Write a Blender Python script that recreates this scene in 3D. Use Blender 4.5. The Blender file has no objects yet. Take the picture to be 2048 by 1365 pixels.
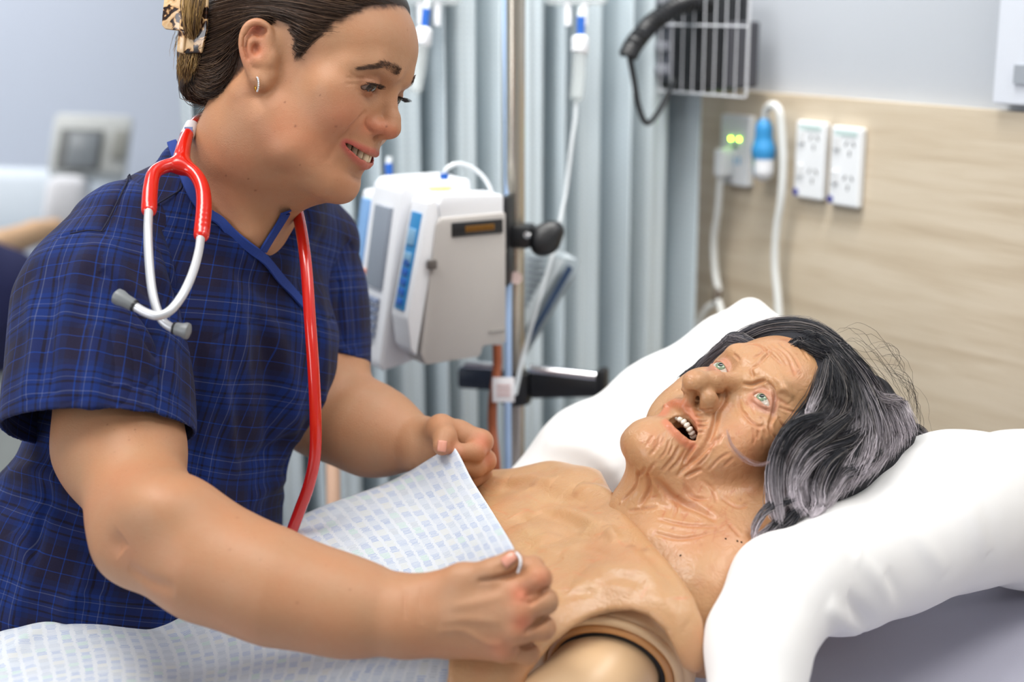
import bpy, bmesh, math, random
import numpy as np
from mathutils import Vector, Matrix
random.seed(7)
rng = np.random.default_rng(11)
SC = bpy.context.scene
COL = SC.collection

# ---------------------------------------------------------------- camera
FPX = 2844.0
PITCH = math.radians(13.5)
CAM = np.array([0.0, 0.0, 1.5])
RT = np.array([1.0, 0.0, 0.0])
FW = np.array([0.0, math.cos(PITCH), -math.sin(PITCH)])
UP = np.array([0.0, math.sin(PITCH), math.cos(PITCH)])
M3 = np.stack([RT, -UP, FW], 1)          # camera-frame (right, down, depth) to world
cam_d = bpy.data.cameras.new('camera')
cam = bpy.data.objects.new('camera', cam_d)
COL.objects.link(cam)
cam.location = CAM.tolist()
cam.rotation_euler = (math.pi / 2 - PITCH, 0, 0)
cam_d.sensor_width = 36.0
cam_d.lens = FPX / 2048 * 36.0
cam_d.clip_start = 0.05
cam_d.dof.use_dof = True
cam_d.dof.focus_distance = 1.41
cam_d.dof.aperture_fstop = 2.5
SC.camera = cam

# ---------------------------------------------------------------- light and exposure
W = bpy.data.worlds.new('world')
SC.world = W
W.use_nodes = True
W.node_tree.nodes['Background'].inputs[0].default_value = (0.90, 0.94, 1.0, 1)
W.node_tree.nodes['Background'].inputs[1].default_value = 0.40
SC.view_settings.view_transform = 'Standard'
SC.view_settings.look = 'None'
SC.view_settings.gamma = 1.0
SC.view_settings.exposure = -0.04
SC.view_settings.use_curve_mapping = False
try:
    SC.cycles.use_denoising = True
    SC.cycles.max_bounces = 8
    SC.cycles.transparent_max_bounces = 12
except Exception:
    pass

def area(name, loc, target, size, power, color=(1, 1, 1), size_y=None):
    d = bpy.data.lights.new(name, 'AREA')
    d.energy = power
    d.color = color
    d.shape = 'RECTANGLE'
    d.size = size
    d.size_y = size_y or size
    o = bpy.data.objects.new(name, d)
    COL.objects.link(o)
    o.location = loc
    o.rotation_euler = (Vector(target) - Vector(loc)).to_track_quat('-Z', 'Y').to_euler()
    return o

# ceiling light panels of the ward and two added lights, a wash and a fill
area('ceiling_area_light', (0.95, 0.85, 2.66), (0.85, 0.95, 0), 1.2, 20, (1.0, 0.975, 0.93), 0.6)
area('ceiling_area_light', (-0.55, 0.75, 2.66), (-0.5, 0.9, 0), 1.2, 7.5, (1.0, 0.975, 0.93), 0.6)
area('ceiling_area_light', (-0.85, 1.15, 2.66), (-0.6, 1.3, 0.6), 1.2, 22, (1.0, 0.98, 0.95), 0.5)
added_wash = area('ceiling_area_light', (0.02, 1.78, 2.66), (0.15, 2.45, 1.0), 1.0, 11.5, (1.0, 0.985, 0.96), 0.3)  # unseen lamp added to brighten the curtain and wall
added_wash.data.spread = math.radians(80)
area('ceiling_area_light', (-1.7, 3.5, 2.66), (-1.7, 3.5, 0), 1.2, 34, (0.98, 0.98, 1.0), 0.6)
area('ceiling_area_light', (1.3, -0.9, 2.66), (1.1, -0.5, 0), 1.2, 15, (1.0, 0.975, 0.94), 0.6)
area('left_fill_light', (-2.6, -0.7, 1.65), (-0.1, 1.2, 1.0), 1.6, 34, (0.95, 0.96, 1.0), 1.3)  # unseen light added as fill from the left, no window modelled

# ---------------------------------------------------------------- helpers
def P(px, py, d):
    """world point seen at pixel (px, py) at depth d metres"""
    return CAM + M3 @ np.array([(px - 1024.0) / FPX * d, (py - 682.5) / FPX * d, d])

def PP(pts):
    return np.array([P(*p) for p in pts])

def D(x, y, z):
    """world direction for a camera-frame direction (right, down, depth)"""
    v = M3 @ np.array([x, y, z], float)
    return v

def unit(v):
    v = np.asarray(v, float)
    return v / np.linalg.norm(v)

def project(V):
    q = (np.asarray(V) - CAM) @ M3
    return np.stack([q[:, 0] / q[:, 2] * FPX + 1024.0, q[:, 1] / q[:, 2] * FPX + 682.5, q[:, 2]], 1)

def smooth(a, b, x):
    t = np.clip((x - a) / (b - a), 0, 1)
    return t * t * (3 - 2 * t)

def spline(pts, n, closed=False):
    """Catmull-Rom through pts (any dimension), n samples"""
    pts = np.asarray(pts, float)
    m = len(pts)
    if closed:
        ext = np.concatenate([pts[-1:], pts, pts[:2]])
        t = np.linspace(0, m, n, endpoint=False)
    else:
        if m == 2:
            t = np.linspace(0, 1, n)[:, None]
            return pts[0] * (1 - t) + pts[1] * t
        ext = np.concatenate([2 * pts[:1] - pts[1:2], pts, 2 * pts[-1:] - pts[-2:-1]])
        t = np.linspace(0, m - 1, n)
    i = np.minimum(t.astype(int), (m - 1) if closed else (m - 2))
    f = (t - i)[:, None]
    p0, p1, p2, p3 = ext[i], ext[i + 1], ext[i + 2], ext[i + 3]
    return 0.5 * (2 * p1 + (p2 - p0) * f + (2 * p0 - 5 * p1 + 4 * p2 - p3) * f ** 2 + (3 * p1 - p0 - 3 * p2 + p3) * f ** 3)

def tag(o, label=None, cat=None, group=None, kind=None):
    if label: o['label'] = label
    if cat: o['category'] = cat
    if group: o['group'] = group
    if kind: o['kind'] = kind
    return o

def empty(name, loc, label=None, cat=None, group=None):
    o = bpy.data.objects.new(name, None)
    COL.objects.link(o)
    o.location = [float(v) for v in loc]
    o.empty_display_size = 0.05
    return tag(o, label, cat, group)

def link(name, me, mat=None, parent=None, shade=True):
    o = bpy.data.objects.new(name, me)
    COL.objects.link(o)
    if mat is not None and not me.materials:
        for m in (mat if isinstance(mat, (list, tuple)) else [mat]):
            me.materials.append(m)
    if shade:
        me.polygons.foreach_set('use_smooth', np.ones(len(me.polygons), bool))
    if parent is not None:
        o.parent = parent
        off = Vector((0, 0, 0)); q = parent
        while q is not None:
            off += q.location + q.matrix_parent_inverse.translation; q = q.parent
        o.matrix_parent_inverse = Matrix.Translation(-off)
    return o


def mesh_np(name, V, F):
    """mesh from numpy verts and quads/tris (list of lists or int array)"""
    me = bpy.data.meshes.new(name)
    V = np.asarray(V, np.float32)
    if isinstance(F, np.ndarray):
        n, k = F.shape
        me.vertices.add(len(V)); me.vertices.foreach_set('co', V.ravel())
        me.loops.add(n * k); me.loops.foreach_set('vertex_index', F.astype(np.int32).ravel())
        me.polygons.add(n)
        me.polygons.foreach_set('loop_start', np.arange(0, n * k, k, dtype=np.int32))
        me.update(calc_edges=True)
    else:
        me.from_pydata(V.tolist(), [], F)
        me.update()
    return me

def set_col(me, C, name='Col'):
    a = me.color_attributes.new(name, 'FLOAT_COLOR', 'POINT')
    c = np.ones((len(C), 4), np.float32); c[:, :C.shape[1]] = C
    a.data.foreach_set('color', c.ravel())

def set_uv(me, UVv, name='UVMap'):
    """per-vertex uv"""
    uv = me.uv_layers.new(name=name)
    li = np.empty(len(me.loops), np.int32); me.loops.foreach_get('vertex_index', li)
    uv.data.foreach_set('uv', np.asarray(UVv, np.float32)[li].ravel())

def srgb(r, g=None, b=None):
    if g is None: r, g, b = r
    out = []
    for c in (r, g, b):
        c = c / 255.0
        out.append(c / 12.92 if c <= 0.04045 else ((c + 0.055) / 1.055) ** 2.4)
    return np.array(out)

# ------------------------------------------------ materials
class NT:
    def __init__(s, name):
        s.m = bpy.data.materials.new(name)
        s.m.use_nodes = True
        s.t = s.m.node_tree
        s.b = s.t.nodes['Principled BSDF']
    def n(s, typ, **kw):
        x = s.t.nodes.new(typ)
        for k, v in kw.items():
            if k == 'ins':
                for a, b in v.items():
                    if isinstance(b, bpy.types.NodeSocket): s.t.links.new(b, x.inputs[a])
                    else: x.inputs[a].default_value = b
            else: setattr(x, k, v)
        return x
    def link(s, a, b): s.t.links.new(a, b)
    def ramp(s, fac, stops, interp='LINEAR'):
        r = s.n('ShaderNodeValToRGB')
        r.color_ramp.interpolation = interp
        e = r.color_ramp.elements
        while len(e) < len(stops): e.new(0.5)
        for i, (p, c) in enumerate(stops):
            e[i].position = p
            e[i].color = (*c, 1) if len(c) == 3 else c
        s.link(fac, r.inputs[0])
        return r.outputs[0]
    def mix(s, fac, a, b, blend='MIX'):
        x = s.n('ShaderNodeMix', data_type='RGBA', blend_type=blend)
        for sock, v in ((x.inputs[0], fac), (x.inputs[6], a), (x.inputs[7], b)):
            if isinstance(v, bpy.types.NodeSocket): s.link(v, sock)
            elif isinstance(v, (int, float)): sock.default_value = v
            else: sock.default_value = (*[float(q) for q in v], 1)
        return x.outputs[2]
    def math(s, op, a, b=0.0, c=None):
        x = s.n('ShaderNodeMath', operation=op)
        for i, v in enumerate((a, b, c)):
            if v is None: continue
            if isinstance(v, bpy.types.NodeSocket): s.link(v, x.inputs[i])
            else: x.inputs[i].default_value = v
        return x.outputs[0]
    def set(s, **kw):
        for k, v in kw.items():
            k = k.replace('_', ' ')
            if isinstance(v, bpy.types.NodeSocket): s.link(v, s.b.inputs[k])
            elif hasattr(v, '__len__') and len(v) == 3 and k not in ('Subsurface Radius',): s.b.inputs[k].default_value = (*[float(q) for q in v], 1)
            else: s.b.inputs[k].default_value = v
        return s
    def bump(s, h, strength=0.3, dist=0.001, normal=None):
        x = s.n('ShaderNodeBump')
        x.inputs['Strength'].default_value = strength
        x.inputs['Distance'].default_value = dist
        s.link(h, x.inputs['Height'])
        if normal is not None: s.link(normal, x.inputs['Normal'])
        return x.outputs[0]

def plain(name, col, rough=0.5, metal=0.0, noise=0.04, scale=40.0, **kw):
    t = NT(name)
    g = t.n('ShaderNodeTexCoord')
    nz = t.n('ShaderNodeTexNoise', ins={'Vector': g.outputs['Object'], 'Scale': scale, 'Detail': 3.0})
    c = np.asarray(col, float)
    t.set(Base_Color=t.mix(nz.outputs[0], np.clip(c * (1 - noise), 0, 1), np.clip(c * (1 + noise), 0, 1)), Roughness=rough, Metallic=metal)
    if kw: t.set(**kw)
    return t.m

# ------------------------------------------------ simple mesh builders
def tube(path, radii, seg=10, caps=True):
    """swept tube; path (n,3); radii scalar or (n,); returns V, F(list)"""
    path = np.asarray(path, float); n = len(path)
    r = np.broadcast_to(np.asarray(radii, float), (n,)) if np.ndim(radii) < 2 else None
    T = np.gradient(path, axis=0); T /= np.linalg.norm(T, axis=1)[:, None] + 1e-12
    a = np.array([0, 0, 1.0]) if abs(T[0, 2]) < 0.9 else np.array([1.0, 0, 0])
    N = np.cross(T[0], a); N /= np.linalg.norm(N)
    V = []
    ang = np.linspace(0, 2 * np.pi, seg, endpoint=False)
    for i in range(n):
        N = N - T[i] * (N @ T[i]); N /= np.linalg.norm(N) + 1e-12
        B = np.cross(T[i], N)
        V.append(path[i] + r[i] * (np.cos(ang)[:, None] * N + np.sin(ang)[:, None] * B))
    V = np.concatenate(V)
    F = []
    for i in range(n - 1):
        for j in range(seg):
            k = (j + 1) % seg
            F.append([i * seg + j, i * seg + k, (i + 1) * seg + k, (i + 1) * seg + j])
    if caps:
        F.append(list(range(seg))[::-1]); F.append([(n - 1) * seg + j for j in range(seg)])
    return V, F

class MB:
    """collects pieces into one mesh"""
    def __init__(s): s.V = []; s.F = []; s.n = 0
    def add(s, V, F):
        V = np.asarray(V, float)
        s.V.append(V)
        s.F += [[i + s.n for i in f] for f in F]
        s.n += len(V)
        return s
    def tube(s, path, r, seg=10, caps=True): return s.add(*tube(path, r, seg, caps))
    def box(s, c, half, R=None, bev=0.0, seg=2):
        V, F = box(c, half, R, bev, seg); return s.add(V, F)
    def lathe(s, prof, o=(0, 0, 0), axis=(0, 0, 1), seg=20):
        """prof: list of (radius, height)"""
        ax = unit(axis); a = np.array([1.0, 0, 0]) if abs(ax[0]) < 0.9 else np.array([0, 1.0, 0])
        X = unit(np.cross(ax, a)); Y = np.cross(ax, X)
        ang = np.linspace(0, 2 * np.pi, seg, endpoint=False)
        V = []; n = len(prof)
        for r, h in prof:
            V.append(np.asarray(o) + ax * h + r * (np.cos(ang)[:, None] * X + np.sin(ang)[:, None] * Y))
        F = []
        for i in range(n - 1):
            for j in range(seg):
                k = (j + 1) % seg
                F.append([i * seg + j, i * seg + k, (i + 1) * seg + k, (i + 1) * seg + j])
        F.append(list(range(seg))[::-1]); F.append([(n - 1) * seg + j for j in range(seg)])
        return s.add(np.concatenate(V), F)
    def build(s, name, mat, parent=None, shade=True, autosmooth=None):
        me = mesh_np(name, np.concatenate(s.V), s.F)
        o = link(name, me, mat, parent, shade)
        bm = bmesh.new(); bm.from_mesh(me)
        bmesh.ops.recalc_face_normals(bm, faces=bm.faces)
        bm.to_mesh(me); bm.free()
        if shade:
            try: me.set_sharp_from_angle(angle=math.radians(autosmooth or 38))
            except Exception: pass
        return o

def box(c, half, R=None, bev=0.0, seg=2):
    bm = bmesh.new()
    bmesh.ops.create_cube(bm, size=2.0)
    for v in bm.verts: v.co = Vector((v.co.x * half[0], v.co.y * half[1], v.co.z * half[2]))
    if bev > 0:
        bmesh.ops.bevel(bm, geom=list(bm.edges), offset=bev, segments=seg, affect='EDGES', profile=0.5)
    bm.verts.ensure_lookup_table()
    V = np.array([v.co[:] for v in bm.verts])
    F = [[v.index for v in f.verts] for f in bm.faces]
    bm.free()
    if R is not None: V = V @ np.asarray(R).T
    return V + np.asarray(c), F

# ------------------------------------------------ signed-distance sculpting
def smin(a, b, k):
    if k <= 0: return np.minimum(a, b)
    h = np.maximum(k - np.abs(a - b), 0) / k
    return np.minimum(a, b) - h * h * (k * 0.25)

class Field:
    """an ordered list of sculpting strokes evaluated as one signed distance"""
    def __init__(s, R=None, o=(0, 0, 0), sc=1.0):
        s.ops = []
        s.frame(R, o, sc)
    def frame(s, R=None, o=(0, 0, 0), sc=1.0):
        """local frame in which the next strokes are given: columns of R are the local axes"""
        s.R = np.eye(3) if R is None else np.asarray(R, float)
        s.o = np.asarray(o, float); s.sc = sc
    def w(s, p): return s.o + s.R @ (np.asarray(p, float) * s.sc)
    def _add(s, op, k, fn, amp=0): s.ops.append((op, k, fn, amp))
    def ball(s, c, r, k=0.01, op='u'):
        c = s.w(c).astype(np.float32); r = r * s.sc; k = k * s.sc
        s._add(op, k, lambda X: np.sqrt(((X - c) ** 2).sum(-1)) - np.float32(r))
    def ell(s, c, rad, k=0.01, op='u', Q=None):
        """ellipsoid; Q columns = its axes in the local frame"""
        c = s.w(c).astype(np.float32); k = k * s.sc
        A = (s.R if Q is None else s.R @ np.asarray(Q, float)).astype(np.float32)
        r = (np.asarray(rad, float) * s.sc).astype(np.float32)
        def fn(X):
            q = (X - c) @ A
            q1 = q / r
            k0 = np.sqrt((q1 * q1).sum(-1))
            k1 = np.sqrt(((q1 / r) ** 2).sum(-1)) + 1e-9
            return np.where(k0 < 0.05, -r.min(), k0 * (k0 - 1) / k1)
        s._add(op, k, fn)
    def chain(s, pts, radii, k=0.01, op='u', kk=None):
        """limb through pts with a radius at each"""
        pts = np.array([s.w(p) for p in pts], np.float32)
        r = (np.broadcast_to(np.asarray(radii, float), (len(pts),)) * s.sc).astype(np.float32)
        k = k * s.sc
        kk = float(r.min()) * 0.5 if kk is None else kk * s.sc
        def fn(X):
            d = None
            for i in range(len(pts) - 1):
                a, b = pts[i], pts[i + 1]; ab = b - a
                L = float(ab @ ab) + 1e-12
                t = np.clip(((X - a) @ ab) / np.float32(L), 0, 1)
                q = X - a - t[..., None] * ab
                e = np.sqrt((q * q).sum(-1)) - (r[i] + t * (r[i + 1] - r[i]))
                d = e if d is None else smin(d, e, kk)
            return d
        s._add(op, k, fn)
    def box(s, c, half, k=0.01, op='u', Q=None, rnd=0.0):
        c = s.w(c).astype(np.float32); k = k * s.sc
        A = (s.R if Q is None else s.R @ np.asarray(Q, float)).astype(np.float32)
        h = (np.asarray(half, float) * s.sc).astype(np.float32)
        rnd = np.float32(rnd * s.sc)
        def fn(X):
            q = np.abs((X - c) @ A) - (h - rnd)
            return np.sqrt((np.maximum(q, 0) ** 2).sum(-1)) + np.minimum(q.max(-1), 0) - rnd
        s._add(op, k, fn)
    def plane(s, c, n, k=0.002, op='s'):
        """half-space on the side n points to"""
        c = s.w(c).astype(np.float32); n = unit(s.R @ np.asarray(n, float)).astype(np.float32)
        s._add(op, k, lambda X: -((X - c) @ n))
    def bulge(s, c, rad, amp, Q=None):
        """push the surface out (amp>0) or in within an ellipsoidal gaussian"""
        c = s.w(c).astype(np.float32)
        A = (s.R if Q is None else s.R @ np.asarray(Q, float)).astype(np.float32)
        r = (np.asarray(rad, float) * s.sc).astype(np.float32); amp = np.float32(amp * s.sc)
        R3 = float(r.max()) * 2.2
        def fn(X):
            q = ((X - c) @ A) / r
            return -amp * np.exp(-(q * q).sum(-1))
        def far(X): return np.sqrt(((X - c) ** 2).sum(-1)) - R3
        s._add('d', 0, fn, far)
    def custom(s, fn, k=0.01, op='u'): s._add(op, k, fn)
    @staticmethod
    def _apply(op, Dv, d, k):
        if op == 'u': return smin(Dv, d, k)
        if op == 's': return -smin(-Dv, d, k)
        if op == 'i': return -smin(-Dv, -d, k)
        return Dv + d
    def eval(s, X):
        X = np.asarray(X, np.float32)
        Dv = np.full(X.shape[:-1], 1.0, np.float32)
        for op, k, fn, far in s.ops: Dv = s._apply(op, Dv, fn(X), k)
        return Dv
    def mesh(s, h, lo, hi, B=8, relax=1):
        lo = np.asarray(lo, float); hi = np.asarray(hi, float)
        S0 = B * h; m = 6; S1 = S0 * m
        n1 = np.ceil((hi - lo) / S1).astype(int)
        g = np.stack(np.meshgrid(*[np.arange(n) for n in n1], indexing='ij'), -1).reshape(-1, 3)
        d1 = s.eval(lo + (g + 0.5) * S1)
        g = g[np.abs(d1) < S1 * 1.7]
        sub = np.stack(np.meshgrid(*[np.arange(m)] * 3, indexing='ij'), -1).reshape(-1, 3)
        b = (g[:, None] * m + sub[None]).reshape(-1, 3)
        ctr = (lo + (b + 0.5) * S0).astype(np.float32)
        Dv = np.full(len(b), 1.0, np.float32); rel = []
        for op, k, fn, far in s.ops:
            d = fn(ctr)
            Dv = s._apply(op, Dv, d, k)
            rel.append((far(ctr) if op == 'd' else d) < 4.3 * S0 + 2 * k)
        act = np.abs(Dv) < S0 * 1.7
        b = b[act]; ctr = ctr[act]; rel = [r[act] for r in rel]
        e = np.arange(B + 1)
        loc = np.stack(np.meshgrid(e, e, e, indexing='ij'), -1).reshape(-1, 3).astype(np.float32)
        VV = []; ID = []; E = []
        nmax = (n1 * m * B + 2).astype(np.int64)
        def gid(c): return (c[:, 0] * nmax[1] + c[:, 1]) * nmax[2] + c[:, 2]
        for c0 in range(0, len(b), 3000):
            bb = b[c0:c0 + 3000]
            X = (lo + bb[:, None] * S0 + loc[None] * h).astype(np.float32)
            A = np.full(X.shape[:2], 1.0, np.float32)
            for (op, k, fn, far), r in zip(s.ops, rel):
                q = np.nonzero(r[c0:c0 + 3000])[0]
                if len(q) == 0: continue
                A[q] = s._apply(op, A[q], fn(X[q]), k)
            A = A.reshape(-1, B + 1, B + 1, B + 1)
            neg = A < 0
            cnt = np.zeros((len(bb), B, B, B), np.int8)
            for i in (0, 1):
                for j in (0, 1):
                    for l in (0, 1): cnt += neg[:, i:i + B, j:j + B, l:l + B]
            idx = np.argwhere((cnt > 0) & (cnt < 8))
            if len(idx) == 0: continue
            q, ci = idx[:, 0], idx[:, 1:]
            corner = np.empty((len(idx), 2, 2, 2), np.float32)
            for i in (0, 1):
                for j in (0, 1):
                    for l in (0, 1): corner[:, i, j, l] = A[q, ci[:, 0] + i, ci[:, 1] + j, ci[:, 2] + l]
            acc = np.zeros((len(idx), 3), np.float32); num = np.zeros(len(idx), np.float32)
            for ax in range(3):
                c = np.moveaxis(corner, ax + 1, 1)
                for u in (0, 1):
                    for v in (0, 1):
                        a0, a1 = c[:, 0, u, v], c[:, 1, u, v]
                        x = (a0 < 0) != (a1 < 0)
                        t = np.where(x, a0 / np.where(x, a0 - a1, 1), 0)
                        o2 = [k2 for k2 in range(3) if k2 != ax]
                        acc[:, ax] += np.where(x, t, 0)
                        acc[:, o2[0]] += np.where(x, u, 0); acc[:, o2[1]] += np.where(x, v, 0)
                        num += x
            cell = bb[q].astype(np.int64) * B + ci
            VV.append(lo + (cell + acc / num[:, None]) * h)
            ID.append(gid(cell))
            for ax in range(3):
                hi1 = neg[:, 1:, :B, :B] if ax == 0 else neg[:, :B, 1:, :B] if ax == 1 else neg[:, :B, :B, 1:]
                x = neg[:, :B, :B, :B] != hi1
                ei = np.argwhere(x)
                ec = bb[ei[:, 0]].astype(np.int64) * B + ei[:, 1:]
                E.append((ax, ec, neg[:, :B, :B, :B][x]))
        V = np.concatenate(VV); ID = np.concatenate(ID)
        od = np.argsort(ID); ID = ID[od]; V = V[od]
        Fs = []
        for ax, ec, ng in E:
            o2 = [k2 for k2 in range(3) if k2 != ax]
            cs = []
            for (u, v) in ((0, 0), (1, 0), (1, 1), (0, 1)):
                c = ec.copy(); c[:, o2[0]] -= u; c[:, o2[1]] -= v
                gi = gid(c); pos = np.minimum(np.searchsorted(ID, gi), len(ID) - 1)
                cs.append(np.where(ID[pos] == gi, pos, -1))
            Q = np.stack(cs, 1)
            ok = (Q >= 0).all(1)
            Q = Q[ok]; fl = ng[ok]
            if ax == 1: fl = ~fl
            Q = np.where(fl[:, None], Q, Q[:, ::-1])
            Fs.append(Q)
        F = np.concatenate(Fs)
        V, F = biggest(V, F)
        for _ in range(relax): V = relax_mesh(V, F, 0.5)
        return V, F
    def trace(s, pix, near=0.7, far=2.2, it=90):
        """surface points seen through the given pixels of the photograph's frame"""
        pix = np.asarray(pix, float)
        d = np.stack([(pix[:, 0] - 1024.0) / FPX, (pix[:, 1] - 682.5) / FPX, np.ones(len(pix))], 1)
        L = np.linalg.norm(d, axis=1)[:, None]
        w = (d / L) @ M3.T
        t = np.full(len(pix), near); best = np.full(len(pix), 9.0); bt = t.copy()
        for _ in range(it):
            q = s.eval(CAM + w * t[:, None])
            b = np.abs(q) < best; best = np.where(b, np.abs(q), best); bt = np.where(b, t, bt)
            t = np.where(t < far, t + q * 0.75, t)
        return CAM + w * bt[:, None]
    def normal(s, X, e=0.0006):
        X = np.asarray(X, np.float32); g = []
        for a in range(3):
            o = np.zeros(3, np.float32); o[a] = e
            g.append(s.eval(X + o) - s.eval(X - o))
        g = np.stack(g, -1)
        return g / (np.linalg.norm(g, axis=-1, keepdims=True) + 1e-9)

from mathutils.bvhtree import BVHTree
class Surf:
    """finds points of a finished surface along lines of sight"""
    def __init__(s, V, F): s.t = BVHTree.FromPolygons(V.tolist(), F.tolist())
    def __call__(s, pix, normals=False):
        out = []; ns = []; last = None
        o = Vector(CAM.tolist())
        for p in np.atleast_2d(np.asarray(pix, float)):
            d = Vector((M3 @ np.array([(p[0] - 1024.0) / FPX, (p[1] - 682.5) / FPX, 1.0])).tolist()).normalized()
            h, n, i, q = s.t.ray_cast(o, d)
            if h is None:
                z = (Vector((Vector((o + d * (last or 1.4)))))) if last else o + d * 1.4
                h, n, i, q2 = s.t.find_nearest(z)
            else: last = q
            out.append(h[:]); ns.append(n[:])
        return (np.array(out), np.array(ns)) if normals else np.array(out)
    def near(s, X):
        r = [s.t.find_nearest(Vector(x)) for x in np.asarray(X).tolist()]
        return np.array([q[0][:] for q in r]), np.array([q[1][:] for q in r])

def biggest(V, F):
    """keep the largest connected piece"""
    lab = np.arange(len(V))
    for _ in range(400):
        m = lab[F].min(1); new = lab.copy()
        for i in range(4): np.minimum.at(new, F[:, i], m)
        new = new[new]; new = new[new]
        if (new == lab).all(): break
        lab = new
    c = np.bincount(lab[F[:, 0]], minlength=len(V)); keep = lab == c.argmax()
    mp = np.cumsum(keep) - 1
    return V[keep], mp[F[keep[F[:, 0]]]]

def relax_mesh(V, F, f):
    acc = np.zeros_like(V); cnt = np.zeros(len(V))
    for i in range(4):
        j = (i + 1) % 4
        for a, b in ((F[:, i], F[:, j]), (F[:, j], F[:, i])):
            for ax in range(3): acc[:, ax] += np.bincount(a, V[b, ax], len(V))
            cnt += np.bincount(a, minlength=len(V))
    return V * (1 - f) + f * acc / np.maximum(cnt, 1)[:, None]

def vnormals(V, F):
    n = np.cross(V[F[:, 2]] - V[F[:, 0]], V[F[:, 3]] - V[F[:, 1]])
    N = np.zeros_like(V)
    for i in range(4):
        for ax in range(3): N[:, ax] += np.bincount(F[:, i], n[:, ax], len(V))
    return N / (np.linalg.norm(N, axis=1)[:, None] + 1e-12)

def dist_poly(V, path, maxd):
    """distance from verts to a polyline (only where closer than maxd) -> indices, distances, parameter 0..1"""
    path = np.asarray(path, float)
    lo, hi = path.min(0) - maxd, path.max(0) + maxd
    idx = np.nonzero(((V > lo) & (V < hi)).all(1))[0]
    if len(idx) == 0: return idx, np.zeros(0), np.zeros(0)
    X = V[idx]; best = np.full(len(idx), 9.0); par = np.zeros(len(idx)); n = len(path) - 1
    if n == 0: return idx, np.linalg.norm(X - path[0], axis=1), par
    for i in range(n):
        a, ab = path[i], path[i + 1] - path[i]
        t = np.clip(((X - a) @ ab) / (ab @ ab + 1e-12), 0, 1)
        d = np.linalg.norm(X - a - t[:, None] * ab, axis=1)
        b = d < best
        best = np.where(b, d, best); par = np.where(b, (i + t) / n, par)
    k = best < maxd
    return idx[k], best[k], par[k]

def crease(V, N, path, w, amp, taper=True, rim=0.0):
    """press (amp<0) or raise the surface along a 3-D path of half-width w"""
    i, d, t = dist_poly(V, path, 3.5 * w)
    if len(i) == 0: return
    g = np.exp(-(d / w) ** 2)
    if rim: g = g - rim * np.exp(-((d - 1.9 * w) / w) ** 2)
    if taper: g = g * np.sqrt(np.clip(4 * t * (1 - t), 0, 1))
    V[i] += N[i] * (amp * g)[:, None]

def dab(C, V, path, w, col, a=1.0, hard=1.0, taper=False):
    """colour the surface itself around a 3-D path / point"""
    i, d, t = dist_poly(V, np.atleast_2d(path), 3.0 * w)
    if len(i) == 0: return
    g = a * np.exp(-(d / w) ** (2 * hard))
    if taper: g = g * np.sqrt(np.clip(4 * t * (1 - t), 0, 1))
    C[i] = C[i] * (1 - g[:, None]) + g[:, None] * np.asarray(col)

def poly_sd(Q, poly):
    """signed distance (inside negative) of 2-D points to a polygon"""
    poly = np.asarray(poly, float); n = len(poly)
    d = np.full(Q.shape[:-1], 1e9); ins = np.zeros(Q.shape[:-1], bool)
    for i in range(n):
        a, b = poly[i], poly[(i + 1) % n]; ab = b - a
        t = np.clip(((Q - a) @ ab) / (ab @ ab + 1e-12), 0, 1)
        e = Q - a - t[..., None] * ab
        d = np.minimum(d, np.sqrt((e * e).sum(-1)))
        if a[1] != b[1]:
            c = (a[1] > Q[..., 1]) != (b[1] > Q[..., 1])
            ins ^= c & (Q[..., 0] < (b[0] - a[0]) * (Q[..., 1] - a[1]) / (b[1] - a[1]) + a[0])
    return np.where(ins, -d, d)

def ribbon(path, nrm, side_w, thick, lift=0.0):
    """thin band along a surface path: nrm = surface normals, side_w = half width"""
    path = np.asarray(path); n = len(path)
    T = np.gradient(path, axis=0); T /= np.linalg.norm(T, axis=1)[:, None]
    S = np.cross(T, nrm); S /= np.linalg.norm(S, axis=1)[:, None]
    w = np.broadcast_to(np.asarray(side_w, float), (n,))[:, None]
    base = path + nrm * lift
    rows = [base - S * w, base - S * w * .92 + nrm * thick, base + nrm * thick * 1.1, base + S * w * .92 + nrm * thick, base + S * w]
    V = np.stack(rows, 1).reshape(-1, 3); F = []
    for i in range(n - 1):
        for j in range(4):
            a = i * 5 + j
            F.append([a, a + 1, a + 6, a + 5])
        F.append([i * 5 + 4, i * 5, i * 5 + 5, i * 5 + 9])
    F.append([0, 1, 2, 3, 4][::-1]); F.append([(n - 1) * 5 + j for j in range(5)])
    return V, F

def noise3(X, scale, seed=0, oct=3):
    """cheap smooth value noise on points, about -1..1"""
    out = np.zeros(len(X)); amp = 1.0; tot = 0
    for o in range(oct):
        q = X * scale * (2 ** o) + 17.3 * (seed + o * 3.1)
        i = np.floor(q).astype(np.int64); f = q - i; f = f * f * (3 - 2 * f)
        def hsh(a, b, c):
            h = (a * 374761393 + b * 668265263 + c * 2147483647 + seed * 974711) & 0xffffffff
            h = ((h ^ (h >> 13)) * 1274126177) & 0xffffffff
            return ((h ^ (h >> 16)) & 0xffff) / 32767.5 - 1
        v = 0
        for a in (0, 1):
            for b in (0, 1):
                for c in (0, 1):
                    wgt = (f[:, 0] if a else 1 - f[:, 0]) * (f[:, 1] if b else 1 - f[:, 1]) * (f[:, 2] if c else 1 - f[:, 2])
                    v = v + wgt * hsh(i[:, 0] + a, i[:, 1] + b, i[:, 2] + c)
        out += amp * v; tot += amp; amp *= 0.5
    return out / tot
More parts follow.
